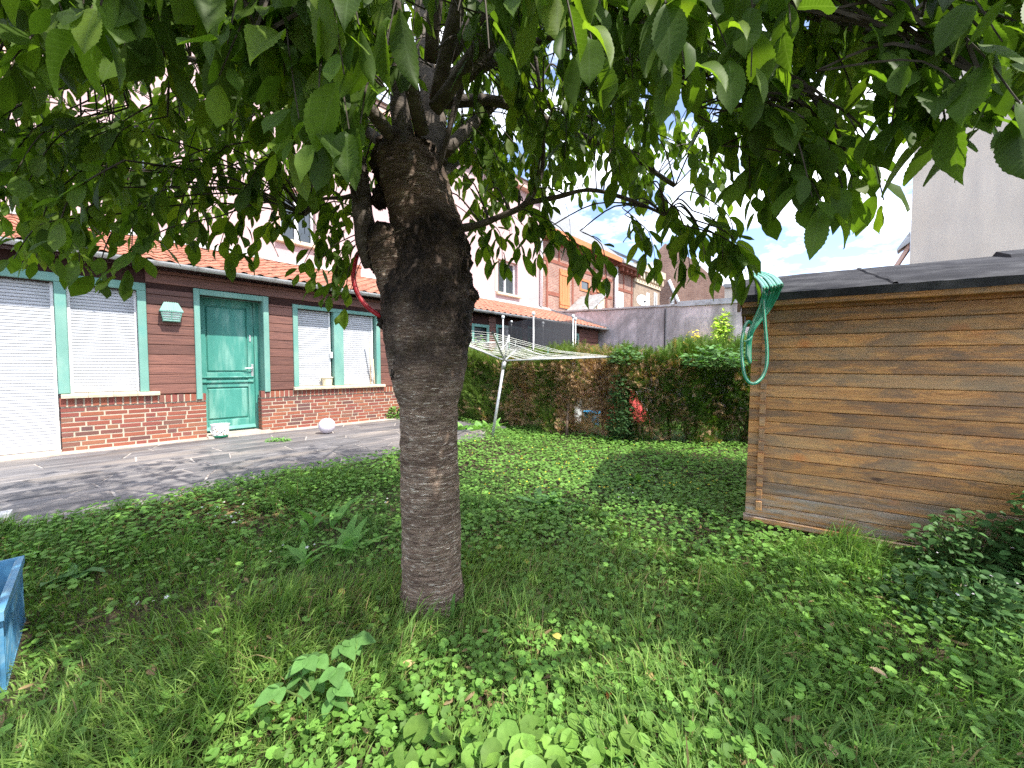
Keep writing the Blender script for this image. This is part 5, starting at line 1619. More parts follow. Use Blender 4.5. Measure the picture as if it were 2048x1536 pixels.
# shoots: tip pixel + depth -> hanging leafy twigs
BX = [-400, -100, 0, 100, 180, 260, 330, 420, 480, 520, 600, 650, 700, 760, 900, 960, 1000, 1100, 1150, 1250, 1330, 1400, 1480, 1520, 1560, 1620, 1700, 1740, 1800, 1900, 2000, 2150, 2400]
BY = [560, 540, 545, 540, 560, 535, 500, 490, 510, 470, 455, 440, 420, 420, 430, 465, 470, 420, 410, 430, 470, 510, 500, 410, 340, 370, 370, 285, 270, 300, 300, 290, 280]
FEAT = [(195, 600, 1.5), (240, 598, 1.45), (160, 575, 1.5), (30, 565, 1.4), (75, 560, 1.5), (110, 560, 1.3), (265, 545, 1.5), (470, 556, 1.9), (500, 545, 1.95), (440, 530, 1.8), (395, 520, 1.8), (350, 505, 1.7),
        (692, 658, 1.85), (655, 632, 1.85), (625, 605, 1.9), (600, 578, 1.95), (672, 600, 1.9), (700, 620, 1.8), (665, 545, 1.95), (690, 500, 2.0), (645, 520, 2.0), (560, 500, 2.0), (610, 500, 2.1), (540, 470, 2.0),
        (1005, 558, 1.95), (1075, 558, 1.9), (1042, 545, 1.95), (982, 545, 2.0), (1100, 520, 1.9), (1060, 520, 2.0), (965, 520, 2.1),
        (1190, 603, 1.8), (1213, 590, 1.8), (1165, 565, 1.85), (1312, 570, 1.8), (1290, 560, 1.85), (1380, 592, 1.7), (1450, 590, 1.6), (1420, 585, 1.7), (1492, 592, 1.55), (1508, 606, 1.5), (1470, 560, 1.6), (1360, 570, 1.7), (1445, 560, 1.55),
        (1650, 492, .95), (1622, 465, .95), (1692, 475, .95), (1765, 468, 1.0), (1580, 415, 1.1), (1640, 440, 1.0), (1705, 430, 1.0), (1600, 420, 1.0), (1520, 470, 1.3), (1540, 440, 1.3), (1740, 400, 1.05),
        (1780, 332, .85), (1892, 362, .8), (1922, 338, .8), (1962, 325, .75), (2035, 305, .7), (1990, 342, .78), (1850, 320, .85), (1820, 300, .9), (1370, 225, .8), (1500, 240, .8), (1400, 200, .85), (1460, 200, .8), (1580, 150, .8), (2000, 180, .72), (2040, 90, .7),
        (640, 380, .72), (700, 350, .75), (600, 330, .75), (722, 335, .78), (560, 380, .8), (720, 150, .7), (615, 30, .65), (690, 250, .68), (1200, 90, .85), (1330, 100, .75), (100, 200, .9), (30, 200, .85), (250, 180, .9), (420, 120, .8), (330, 190, .9), (170, 90, .85)]
PP = np.array([(-1.15, .1), (-.95, 1.14), (-.62, 1.80), (.42, 1.86), (.95, 1.14), (1.15, .1)])
def in_patch(P):
    """does the point's sun shadow fall in the open sunny corner of the lawn?"""
    sv = np.array(SUNV)
    g = P - sv[None, :] * ((P[:, 2] + .1) / sv[2])[:, None]
    gx_ = g[:, 0] + .10 * np.sin(g[:, 1] * 11) + .05 * np.sin(g[:, 1] * 29); gy_ = g[:, 1] + .09 * np.sin(g[:, 0] * 9)
    r = np.ones(len(g), bool)
    for i in range(len(PP)):
        e0, e1 = PP[i], PP[(i + 1) % len(PP)]
        r &= (e1[0] - e0[0]) * (gy_ - e0[1]) - (e1[1] - e0[1]) * (gx_ - e0[0]) < 0
    return r
shoots = []
for (px, py, d) in FEAT:
    shoots.append((at(px, py, d) + Vector((0, 0, 0.085)), 1))
cr = random.Random(11)
tries = 0
while len(shoots) < len(FEAT) + 980 and tries < 20000:
    tries += 1
    px = cr.uniform(-350, 2350)
    yb = np.interp(px, BX, BY)
    py = yb - cr.random() ** 1.15 * (yb + 330)
    if py < 260 and cr.random() < 0.45: d = cr.uniform(.72, 1.5)
    else: d = cr.uniform(1.3, 3.4) if px < 1500 else cr.uniform(.8, 2.2)
    if 1300 < px and py > 40 and cr.random() < .62: continue
    p = at(px, py - 0.10 * FPX / d, d)
    if p.z < 1.42 or p.z > 3.4: continue
    if math.hypot(p.x - TB.x, p.y - TB.y) > 2.75: continue
    if abs(px - 850) < 80 and py > 250 and d < TD + .25: continue
    shoots.append((p, 0))
for i in range(70):
    shoots.append((at(cr.uniform(1640, 2150), cr.uniform(-180, 190), cr.uniform(1.35, 2.1)), 0))
for i in range(150):
    p = at(cr.uniform(880, 1330), cr.uniform(-150, 400), cr.uniform(2.25, 3.3))
    if p.z > 1.7: shoots.append((p, 0))
# crown above the picture
for i in range(130):
    a, R = cr.uniform(0, 2 * math.pi), 2.6 * math.sqrt(cr.random())
    z = cr.uniform(2.3, 3.9 - .25 * R)
    p = Vector((TB.x + R * math.cos(a), TB.y + R * math.sin(a), z))
    shoots.append((p, 2))
# unseen low boughs right of and behind the viewpoint, added to shade the lawn
for i in range(115):
    p = Vector((cr.uniform(-1.5, .9), cr.uniform(-.9, .5), cr.uniform(1.95, 2.9)))
    shoots.append((p, 2))
for i in range(300):
    p = Vector((cr.uniform(1.5, 3.5), cr.uniform(-.7, 1.95), cr.uniform(1.6, 2.6)))
    if p.y > 1.2 and p.z < 2.1: continue
    if p.x < 1.36 * p.y + .12 or math.hypot(p.x, p.y) < 1.1: continue
    shoots.append((p, 2))
inp = in_patch(np.array([tuple(q[0]) for q in shoots]))
shoots = [q for q, r in zip(shoots, inp) if q[1] == 1 or not r]
leafP, leafA, leafN, leafS, leafK = [], [], [], [], []
tw = MB()
down = Vector((0, 0, -1))
for (tip, kind) in shoots:
    d2 = np.sum((LPn - np.array(tip)) ** 2, 1) + 0.6 * np.maximum(0, np.array(tip)[2] + 0.12 - LPn[:, 2]) ** 2 * 9
    root = Vector(LPn[int(np.argmin(d2))])
    outw = Vector((tip.x - TB.x, tip.y - TB.y, 0))
    outw = outw.normalized() if outw.length > 1e-3 else Vector((1, 0, 0))
    L = cr.uniform(.28, .5) if kind != 2 else cr.uniform(.3, .5)
    # the shoot hangs: rises from the limb, then droops to its tip
    s0 = tip + Vector((cr.uniform(-.12, .12), cr.uniform(-.12, .12), 0)) - outw * (L * .45) + Vector((0, 0, L * cr.uniform(.6, .85)))
    sm = s0.lerp(tip, .55) + Vector((0, 0, .05)) + outw * .03
    path = smooth_path([s0, sm, tip], 5)
    if (root - s0).length < 1.3:
        mid = root.lerp(s0, .5) + Vector((0, 0, .06))
        full = smooth_path([root, mid, s0], 4)[:-1] + path
    else:
        full = path
    tw.tube([p - TO for p in full], list(np.linspace(.0045, .0014, len(full))), 4, False)
    n = int(L / .026)
    for j in range(n):
        f = (j + cr.random() * .8) / n
        if f < .12: continue
        i = f * (len(path) - 1)
        i0 = min(int(i), len(path) - 2)
        p = path[i0].lerp(path[i0 + 1], i - i0)
        dirv = (path[i0 + 1] - path[i0]).normalized()
        az = j * 2.4 + cr.uniform(-.5, .5)
        side = Vector((math.cos(az), math.sin(az), 0))
        ax = (down * cr.uniform(.15, 1.1) + side * cr.uniform(.2, 1.0) + dirv * .3).normalized()
        p = p + ax * .025
        nr = (side * .7 + Vector((0, 0, cr.uniform(.2, 1.0))) + Vector((cr.uniform(-.5, .5), cr.uniform(-.5, .5), 0)))
        leafP.append(p); leafA.append(ax); leafN.append(nr); leafS.append(cr.uniform(.06, .125)); leafK.append(kind)
leafP, leafA, leafN, leafS, leafK = map(np.array, (leafP, leafA, leafN, leafS, leafK))
# keep the crown out of the gap where sun reaches the lawn, off the lens, and off the trunk
patch = in_patch(leafP) & (leafK != 1)
near = np.linalg.norm(leafP - np.array(CAM), axis=1) < 0.62
ctr = leafP + leafA * leafS[:, None]
ppx, ppy, pd = project(ctr)
yb = np.interp(ppx, BX, BY)
low = (pd > 0) & (ppy > yb + 6) & (leafK != 1)
intr = (np.hypot(leafP[:, 0] - TB.x, leafP[:, 1] - TB.y) < .2) & (leafP[:, 2] < 2.05)
front = (pd > 0) & (((ppx > 696) & (ppx < 778) & (ppy > 480) & (ppy < 655) & (pd < TD + .1)) | ((ppx > 735) & (ppx < 905) & (ppy > 200) & (pd < TD + .12)) | ((ppx > 770) & (ppx < 1020) & (ppy < 330) & (pd < TD - .05) & (rng.random(len(ppx)) < .88)))
keep = ~front & ~(patch) & ~near & ~low & ~intr
leafP, leafA, leafN, leafS, leafK = leafP[keep], leafA[keep], leafN[keep], leafS[keep], leafK[keep]
tw.build('twigs', MAT['twig'], tree)['kind'] = 'stuff'
ppx, ppy, pd = project(leafP + leafA * leafS[:, None] * .5)
T = frames(leafA, leafN, leafS)
T[:, :, 0] *= rng.uniform(.78, 1.15, (len(T), 1))
T[:, :, 2] *= rng.uniform(.5, 1.9, (len(T), 1))
size = np.where((pd > .3) & (ppx > -60) & (ppx < 2108) & (ppy > -60) & (ppy < 1500), leafS / np.maximum(pd, .1), 0)
order = np.argsort(-size)
big, rest = order[:300], order[300:]
hi = []
for i, (v_, f_) in enumerate(CHERRY_HI):
    me = np_mesh('leaf', v_, f_, MAT['leaf_obj'], None, True)
    hi.append(me)
for n_, i in enumerate(big):
    o = link('leaf', hi[n_ % len(hi)], None, tree)
    M_ = Matrix([list(T[i][r]) + [0] for r in range(3)] + [[0, 0, 0, 1]])
    M_.translation = Vector(leafP[i]) - TO
    o.matrix_local = M_
cc_ = np.array([(0.050, 0.090, 0.017), (0.078, 0.140, 0.022), (0.105, 0.180, 0.028), (0.160, 0.235, 0.036)])
parts = []
ch = rng.integers(0, len(CHERRY_LO), len(rest))
for q, (v_, f_) in enumerate(CHERRY_LO):
    ids = rest[ch == q]
    t = rng.random((len(ids), 1)) * 3
    lo = np.floor(t).astype(int).ravel()
    c = cc_[lo] * (1 - (t - lo[:, None])) + cc_[np.minimum(lo + 1, 3)] * (t - lo[:, None])
    parts.append(scatter(v_, f_, T[ids], leafP[ids] - np.array(TO), c))
V, F, C = merge(parts)
fo = link('crown', np_mesh('crown', V, F, MAT['cherry_leaf'], C, True), None, tree)
fo['kind'] = 'stuff'
print('leaves', len(leafP), 'crown tris', len(F) * 2)

# red hose ring hung on the left stem
rh_ = empty('red_hose', at(735, 570, TD - .1), 0, 'dark red hose loop hanging on the cherry trunk', 'hose')
pts = [at(px, py, TD + d) for px, py, d in ((742, 500, .08), (718, 506, -.02), (709, 530, -.08), (707, 555, -.1), (713, 582, -.11), (727, 606, -.11), (745, 622, -.10), (765, 634, -.07), (800, 645, .06))]
MB().tube([p - Vector(rh_.location) for p in smooth_path(pts, 6)], 0.0115, 12).build('coil', MAT['hose_red'], rh_, smooth=True)
MB().tube([p - Vector(rh_.location) for p in smooth_path(pts[:2], 3)][:2], 0.0135, 12).build('end_fitting', MAT['dark_plastic'], rh_, smooth=True)
# ------------------------------------------------------------------ hedge
def spray_template():
    vs, fs_ = [], []
    def tri_(a, b_, c):
        n = len(vs)
        vs.extend([a, b_, c]); fs_.append((n, n + 1, n + 2))
    tri_((-.03, 0, 0), (.03, 0, 0), (0, 1, -.12))
    for i in range(5):
        t = .12 + .17 * i
        l = .34 * (1 - .62 * t)
        for s_ in (-1, 1):
            tri_((0, t - .035, -.12 * t * t), (0, t + .05, -.12 * t * t), (s_ * l, t + l * .8, -.12 * t * t - .05))
    return np.array(vs), np.array(fs_)
SPRAY = spray_template()
HL = [Vector(p) for p in ((-1.75, 9.0, 0), (0.19, 7.55, 0), (1.79, 6.33, 0), (2.53, 6.12, 0), (3.7, 5.85, 0), (5.4, 5.5, 0))]
hedge = empty('conifer_hedge', (HL[2].x, HL[2].y + .4, -0.12), 0, 'clipped conifer hedge, partly dead and brown, across the garden', 'hedge')
HO_ = np.array(hedge.location)
hl_len = [0]
for a, b_ in zip(HL[:-1], HL[1:]): hl_len.append(hl_len[-1] + (b_ - a).length)
hx = lambda t: np.interp(t, hl_len, [p.x for p in HL])
hy = lambda t: np.interp(t, hl_len, [p.y for p in HL])
N = 56000
t = rng.random(N) * hl_len[-1]
u = np.abs(rng.normal(0, .16, N)) + .02
back = rng.random(N) < .22
u = np.where(back, rng.random(N) * .8, u)
z = rng.random(N) ** .85 * 1.5
topm = rng.random(N) < .16
z = np.where(topm, 1.40 + rng.random(N) ** 2.5 * .26, z)
u = np.where(topm, rng.random(N) * .85, u)
dx, dy_ = hx(t + .05) - hx(t - .05), hy(t + .05) - hy(t - .05)
dl = np.hypot(dx, dy_)
nxv, nyv = -dy_ / dl, dx / dl                    # pointing away (back)
bulge = .13 * np.sin(t * 3.1 + 1) + .07 * np.sin(t * 7.3 + z * 3) + .05 * np.sin(z * 6 + t)
zt_h = 1.43 + .06 * (t > 5.2) + .03 * np.sin(t * 2.3) + .03 * np.sin(t * 5.9) + .02 * np.sin(t * 13)
z = z * zt_h / 1.5
P = np.stack([hx(t) + nxv * (u + bulge), hy(t) + nyv * (u + bulge), -0.12 + z], 1)
px_, py_, _ = project(P)
clump = np.sin(t * 9.7 + np.sin(z * 7) * 1.3) * np.sin(z * 8.3 + t * 2.7)
low = z < .13 + .10 * np.sin(t * 5.1) + .1 * rng.normal(0, 1, N)
low &= (px_ > 1030) & (px_ < 1480)
gap1 = ((px_ - 1172) / 34) ** 2 + ((py_ - 825) / 30) ** 2 < .45 + .5 * rng.normal(0, 1, N)
gap2 = ((px_ - 1268) / 28) ** 2 + ((py_ - 815) / 36) ** 2 < .35 + .5 * rng.normal(0, 1, N)
keep = ~low & ~gap1 & ~gap2 & (clump > -.95 + .3 * rng.normal(0, 1, N))
P, t, z, px_, py_ = P[keep], t[keep], z[keep], px_[keep], py_[keep]
nxv, nyv, topm = nxv[keep], nyv[keep], topm[keep]
n = len(P)
brown = np.interp(px_, [900, 1015, 1030, 1060, 1080, 1105, 1120, 1200, 1235, 1255, 1300, 1370, 1400, 1500], [.10, .2, .6, .6, .3, .4, .9, .95, .7, .35, .5, .4, .15, .08])
brown += .25 * np.sin(t * 6.1 + z * 4) * np.sin(z * 5 + t * 3)
brown = np.where(z > 1.36, np.where((px_ > 1150) & (px_ < 1220), .5, .06), brown)
isb = rng.random(n) < brown
ax = np.stack([-nxv * .8, -nyv * .8, np.full(n, .75)], 1) + rng.normal(0, .42, (n, 3))
ax[topm] = np.array([0, -.2, 1.0]) + rng.normal(0, .35, (topm.sum(), 3))
ax[isb] += np.array([0, 0, -.5])
T = frames(ax, rng.normal(0, 1, (n, 3)) + np.stack([-nxv, -nyv, nxv * 0], 1), rng.uniform(.09, .19, n))
gcol = np.array([.125, .20, .038]) * rng.uniform(.55, 1.35, (n, 1)) + np.array([.03, .028, .0]) * rng.random((n, 1)) * (z[:, None] > 1.2)
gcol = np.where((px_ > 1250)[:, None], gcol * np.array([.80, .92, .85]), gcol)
bcol = np.array([.52, .34, .21]) * rng.uniform(.45, 1.35, (n, 1))
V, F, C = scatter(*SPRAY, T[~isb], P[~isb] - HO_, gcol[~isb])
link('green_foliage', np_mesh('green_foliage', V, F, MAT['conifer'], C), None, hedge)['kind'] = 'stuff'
V, F, C = scatter(*SPRAY, T[isb], P[isb] - HO_, bcol[isb])
o = link('dead_foliage', np_mesh('dead_foliage', V, F, MAT['conifer'], C), None, hedge)
o['kind'] = 'stuff'; o['label'] = 'dead brown sprays'
hr = random.Random(5)
for i in range(22):                                   # stems
    tt = .5 + i * (hl_len[-1] - .7) / 21 + hr.uniform(-.1, .1)
    b_ = Vector((hx(tt) + .3 * .6, hy(tt) + .3 * .8, -0.16))
    if i == 9: b_ = gnd(1129, 880) + Vector((.06, .14, 0))
    pts = [b_, b_ + Vector((hr.uniform(-.05, .05), hr.uniform(-.05, .05), .5)), b_ + Vector((hr.uniform(-.12, .12), hr.uniform(.0, .15), 1.1))]
    if i == 9: pts[2] = b_ + Vector((.05, .15, .62)); pts[1] = b_ + Vector((.01, .02, .3))
    MB().tube([p - Vector(hedge.location) for p in smooth_path(pts, 4)], list(np.linspace(.035, .012, 9)), 8, True, .3, i).build('stem', MAT['stem_wood'], hedge, smooth=True)
tb_ = MB()
for i in range(420):                                  # bare twigs inside
    tt = hr.uniform(.3, hl_len[-1] - .1)
    p = Vector((hx(tt) + hr.uniform(.05, .5) * .6, hy(tt) + hr.uniform(.05, .5) * .8, hr.uniform(0.05, 1.1)))
    d = Vector((hr.uniform(-.5, .5), hr.uniform(-.6, .2), hr.uniform(-.1, .5))) * .5
    tb_.tube([p - Vector(hedge.location), p + d * .5 + Vector((0, 0, .03)) - Vector(hedge.location), p + d - Vector(hedge.location)], [.007, .005, .002], 4, False)
o = tb_.build('bare_twigs', MAT['stem_wood'], hedge)
o['kind'] = 'stuff'

# ------------------------------------------------------------------ leafy plants
def plant(name, base, label, cat, leaves, m='weed', stems=None, group=None):
    """leaves: list of (pos, axis, normal, size, colour, template) in world space"""
    o = empty(name, base, 0, label, cat, group)
    B = np.array(base)
    by = {}
    for L in leaves: by.setdefault(L[5], []).append(L)
    parts = []
    tm = {'long': LONG, 'broad': BROAD, 'disc': DISC, 'cherry': CHERRY_LO[0]}
    for k, LL in by.items():
        tv, tf = tm[k]
        if tf.shape[1] == 4: tf = tri(tf)
        P = np.array([tuple(q[0]) for q in LL]) - B
        T = frames(np.array([tuple(q[1]) for q in LL]), np.array([tuple(q[2]) for q in LL]), np.array([q[3] for q in LL]))
        parts.append(scatter(tv, tf, T, P, np.array([q[4] for q in LL])))
    V, F, C = merge(parts)
    link('leaves', np_mesh('leaves', V, F, MAT[m], C, True), None, o)
    if stems:
        sm = MB()
        for pts, r in stems: sm.tube([Vector(p) - Vector(base) for p in pts], r, 5, False)
        sm.build('stems', MAT['stemgreen'], o)
    return o
MAT['stemgreen'] = proc('stem_green', [(0.3, (0.05, 0.10, 0.02)), (0.7, (0.11, 0.16, 0.04))], 20, 3, 0.6, 0)
def gz(x, y): return float(lawn_z(np.array([x]), np.array([y]))[0])
vr = random.Random(31)
def gcol_(base=(0.075, 0.16, 0.035), lo=.7, hi=1.3): 
    f = vr.uniform(lo, hi) * 2.0
    return tuple(c * f for c in base)
def rosette(px, py, n, size, label, tmpl='long', up=.7, col=(0.075, 0.16, 0.035), cat='weed', name='dock_plant', group=None, spread=.04):
    p = gnd(px, py, -0.11)
    p.z = gz(p.x, p.y)
    LL = []
    for i in range(n):
        a = vr.uniform(0, 6.28)
        e = vr.uniform(.3, 1.0) * up
        ax = Vector((math.cos(a) * (1 - e * .5), math.sin(a) * (1 - e * .5), e + .25))
        b_ = p + Vector((vr.uniform(-spread, spread), vr.uniform(-spread, spread), 0))
        LL.append((b_, ax, Vector((-math.cos(a) * .5, -math.sin(a) * .5, 1)), size * vr.uniform(.6, 1.2), gcol_(col), tmpl))
    return plant(name, p, label, cat, LL, group=group)
rosette(1095, 1015, 16, .26, 'dock plant with broad drooping leaves right of the trunk', 'long', .6, (0.06, 0.13, 0.04), spread=.12)
rosette(650, 1060, 9, .24, 'tall dock leaves in the grass nearest the left of the trunk', 'long', 1.2, spread=.12)
rosette(710, 1100, 12, .22, 'dock clump with pale leaves between trunk and dandelion', 'long', 1.0, spread=.12)
rosette(600, 1130, 8, .18, 'small dock with upright leaves left of the pale dock clump', 'long', 1.0)
rosette(140, 1160, 15, .17, 'spreading dandelion-like rosette near the blue crate', 'long', .45, (0.07, 0.14, 0.05), spread=.07)
rosette(420, 1040, 7, .10, 'little seedling growing on the bare patch', 'broad', .5)
rosette(1270, 965, 10, .20, 'low dock in the middle of the far lawn', 'long', .8)
rosette(1330, 935, 8, .20, 'upright dock leaves near the hedge foot', 'long', 1.1, (0.09, 0.19, 0.04))
rosette(985, 865, 22, .30, 'lush pale-green leafy weed at the dryer pole foot', 'long', .9, (0.11, 0.22, 0.05), spread=.22)
rosette(940, 868, 18, .22, 'leafy weed beside the patio corner near the hedge', 'broad', .9, (0.10, 0.20, 0.05), spread=.2)
rosette(1210, 885, 12, .2, 'bright weed below the brown part of the hedge', 'long', .8, (0.11, 0.20, 0.05), spread=.15)
rosette(945, 1205, 7, .075, 'greyish upright leaf clump at the trunk base, right side', 'broad', 1.1, (0.06, 0.12, 0.05))
rosette(840, 1215, 12, .07, 'little round-leaved sprig climbing the left foot of the trunk', 'broad', 1.4, (0.07, 0.14, 0.035), spread=.05)
rosette(905, 1245, 9, .11, 'small ivy-like sprig against the trunk base', 'broad', 1.0, (0.06, 0.13, 0.03))
def bramble(px, py, label, n=7):
    p = gnd(px, py, -0.1)
    p.z = gz(p.x, p.y)
    LL, ST = [], []
    for i in range(n):
        a = vr.uniform(0, 6.28)
        L = vr.uniform(.05, .13)
        e = p + Vector((math.cos(a) * L, math.sin(a) * L, vr.uniform(.09, .2)))
        ST.append(([p, p.lerp(e, .5) + Vector((0, 0, .03)), e], .003))
        for da, sz in ((0, .078), (1.3, .062), (-1.3, .062)):
            ax = Vector((math.cos(a + da), math.sin(a + da), -.15))
            LL.append((e, ax, Vector((0, 0, 1)) + Vector((vr.uniform(-.3, .3), vr.uniform(-.3, .3), 0)), sz * vr.uniform(.8, 1.1), gcol_((0.055, 0.118, 0.032)), 'broad'))
    return plant('bramble', p, label, 'bramble', LL, stems=ST)
bramble(665, 1370, 'larger young bramble with three-part leaves, left of the sunlit patch', 8)
bramble(640, 1440, 'lower bramble shoot beneath the larger bramble', 5)

def bush(name, label, cat, centre, rx, ry, rz, n, size, col, tmpl='broad', flowers=0, up=.4, stems=True):
    LL, ST = [], []
    C = Vector(centre)
    for i in range(n):
        while True:
            q = Vector((vr.uniform(-1, 1), vr.uniform(-1, 1), vr.uniform(0, 1)))
            if q.x ** 2 + q.y ** 2 + q.z ** 2 < 1 + .25 * mn.noise(q * 3 + C): break
        p = C + Vector((q.x * rx, q.y * ry, q.z * rz))
        ax = Vector((q.x + vr.uniform(-.6, .6), q.y - .3 + vr.uniform(-.6, .6), up * vr.uniform(-.6, 1)))
        LL.append((p, ax, Vector((vr.uniform(-.4, .4), vr.uniform(-.7, .1), 1)), size * vr.uniform(.65, 1.25), gcol_(col, .6, 1.35), tmpl))
        if stems and i % 5 == 0: ST.append(([C + Vector((q.x * rx * .3, q.y * ry * .3, -.05)), p.lerp(C, .4), p], .0025))
    o = plant(name, C, label, cat, LL, stems=ST if stems else None)
    return o, LL
g0 = SM @ Vector((0.98, -0.24, 0))
g1 = SM @ Vector((1.42, -0.2, 0))
FL = []
o, L1 = bush('flowering_weed', 'dark bush of cut-leaved weeds with tiny white flowers, left part, against the shed', 'weed', (g0.x, g0.y, -0.12), .34, .2, .42, 800, .042, (0.034, 0.075, 0.022))
FL += L1
o, L2 = bush('flowering_weed', 'taller dark flowering weed bush against the right of the shed', 'weed', (g1.x, g1.y, -0.12), .42, .24, .76, 1700, .046, (0.034, 0.075, 0.022))
FL += L2
g2 = gnd(1960, 1235)
o, L3 = bush('flowering_weed', 'low spread of flowering weeds at the right edge below the shed', 'weed', (g2.x, g2.y, -0.13), .45, .35, .22, 1000, .042, (0.036, 0.08, 0.024))
FL += L3
# little flowers on them
fr_ = random.Random(2)
P, T = [], []
for q in fr_.sample(FL, 90):
    P.append(tuple(Vector(q[0]) + Vector((fr_.uniform(-.02, .02), -.03, fr_.uniform(.0, .05)))))
P = np.array(P)
FT = np.array([(0, 0, 0)] + [(math.cos(a) * (1 if i % 2 == 0 else .55), math.sin(a) * (1 if i % 2 == 0 else .55), .1) for i, a in enumerate(np.linspace(0, 2 * math.pi, 11)[:-1])])
FF = np.array([(0, 1 + i, 1 + (i + 1) % 10) for i in range(10)])
def flowers(name, P, size, col, label):
    n = len(P)
    T = frames(rng.normal(0, 1, (n, 3)) * [1, 1, .2], np.tile([0, -.55, 1.0], (n, 1)) + rng.normal(0, .2, (n, 3)), rng.uniform(.7, 1.3, n) * size)
    c = np.tile(col, (n, 1)) * rng.uniform(.85, 1.05, (n, 1))
    V, F, C = scatter(FT, FF, T, P, c)
    o = link(name, np_mesh(name, V, F, MAT['petal'], C))
    tag(o, label, None, None, 'stuff')
flowers('white_flowers', P, .0075, (.78, .72, .78), 'tiny whitish flowers over the weeds by the shed')

hp = gnd(785, 838, 0.0)
bush('patio_weed', 'green weed clump growing by the house wall beside the rakes', 'weed', (hp.x, hp.y + .15, 0), .32, .2, .3, 260, .07, (0.10, 0.19, 0.045))
wp2 = gnd(558, 882, 0.0)
bush('patio_weed', 'small green weed lying alone in the middle of the patio', 'weed', (wp2.x, wp2.y, 0.0), .19, .1, .06, 150, .05, (0.08, 0.17, 0.04), 'long')
wp3 = gnd(585, 946, 0.0)
bush('patio_weed', 'tiny yellowing weed in a patio joint near the lawn edge', 'weed', (wp3.x, wp3.y, 0.0), .12, .06, .035, 60, .035, (0.11, 0.15, 0.04), 'long')
sp = at(945, 690, 8.9)
bush('garden_shrub', 'fresh green leafy shrub showing above the hedge beside the trunk', 'shrub', (sp.x, sp.y + .6, .7), .45, .4, 1.25, 420, .13, (0.10, 0.20, 0.05), 'long', up=.2)
kx = 4.62
iv = gw(4.35)
bush('climbing_plant', 'yellow-green climber growing up the grey wall', 'climber', (iv.x, iv.y - .12, 1.2), .45, .14, 1.75, 900, .12, (0.30, 0.38, 0.07), 'broad', up=-.6)
yv = gw(3.35)
bush('yellow_shrub', 'small yellow-leaved shrub in front of the grey wall', 'shrub', (yv.x, yv.y - .35, 1.3), .33, .25, 1.1, 300, .10, (0.46, 0.38, 0.05), 'broad')
bush('pale_shrub', 'pale green sprouting shrub above the hedge, left of the yellow one', 'shrub', (gw(2.6).x, gw(2.6).y - .6, .9), .5, .3, .9, 160, .08, (0.24, 0.28, 0.07), 'broad')
ivp = at(1238, 800, 6.35)
bush('ivy', 'dark glossy ivy climbing through the hedge', 'ivy', (ivp.x, 6.28, -.1), .2, .16, 1.2, 420, .075, (0.022, 0.05, 0.016), 'broad')
ivp = at(1245, 705, 6.5)
bush('ivy', 'lighter ivy spilling over the hedge top', 'ivy', (ivp.x, 6.35, 1.2), .25, .25, .3, 160, .08, (0.05, 0.10, 0.03), 'broad')
bush('ivy', 'ivy on the hedge top near the shed roof', 'ivy', (3.1, 5.75, 1.15), .6, .3, .33, 360, .085, (0.05, 0.11, 0.03), 'broad')

# ------------------------------------------------------------------ lawn
def lawn_points(y0, y1, dens):
    area_w = 3.2 * y1 + 1.2
    n = int(dens * area_w * (y1 - y0))
    x = (rng.random(n) - .5) * area_w
    y = y0 + rng.random(n) * (y1 - y0)
    k = np.abs(x) < 1.55 * y + .5
    x, y = x[k], y[k]
    d = lawn_d(x, y)
    edge = .05 * np.sin(x * 9 + y * 5) + .06 * np.sin(x * 4.1 - y * 3.3)
    k = d > edge - .02
    Mi = np.array(SM.inverted())
    lx, ly = Mi[0, 0] * x + Mi[0, 1] * y + Mi[0, 3], Mi[1, 0] * x + Mi[1, 1] * y + Mi[1, 3]
    k &= ~(((lx > -.06) & (lx < 3) & (ly > .02)) | ((lx > 0) & (lx < 1.0) & (ly > -.09)))
    k &= np.hypot(x - TB.x, y - TB.y) > .155
    # crate footprint
    cr_ = np.array([crate.location.x, crate.location.y])
    ax_ = np.array([ca.x, ca.y]); ay_ = np.array([-ca.y, ca.x])
    rx_, ry_ = (x - cr_[0]) * ax_[0] + (y - cr_[1]) * ax_[1], (x - cr_[0]) * ay_[0] + (y - cr_[1]) * ay_[1]
    k &= ~((rx_ > -.03) & (rx_ < CL + .03) & (ry_ < .03) & (ry_ > -CW_ - .03))
    return x[k], y[k], d[k]
def vnoise(x, y, f, seed):
    r = np.random.default_rng(seed)
    out = np.zeros_like(x)
    for i in range(6):
        a = r.random() * 6.28
        ff = f * r.uniform(.6, 1.6)
        out += np.sin(x * ff * math.cos(a) + y * ff * math.sin(a) + r.random() * 6.28)
    return out / 6
bare = gnd(440, 1035, -.06)
bare2 = gnd(400, 1215, -.11)
bare3 = gnd(1440, 1350, -.11)
def bare_f(x, y):
    b = np.exp(-((x - bare.x) / .34) ** 2 - ((y - bare.y) / .26) ** 2)
    b += .8 * np.exp(-((x - bare2.x) / .09) ** 2 - ((y - bare2.y) / .08) ** 2)
    b += .8 * np.exp(-((x - bare3.x) / .07) ** 2 - ((y - bare3.y) / .07) ** 2)
    return b
GR_T = np.array([(-.5, 0, 0), (.5, 0, 0), (-.42, .4, 0), (.42, .4, 0), (-.28, .75, 0), (.28, .75, 0), (0, 1.0, 0)])
GR_F = np.array([(0, 1, 3), (0, 3, 2), (2, 3, 5), (2, 5, 4), (4, 5, 6)])
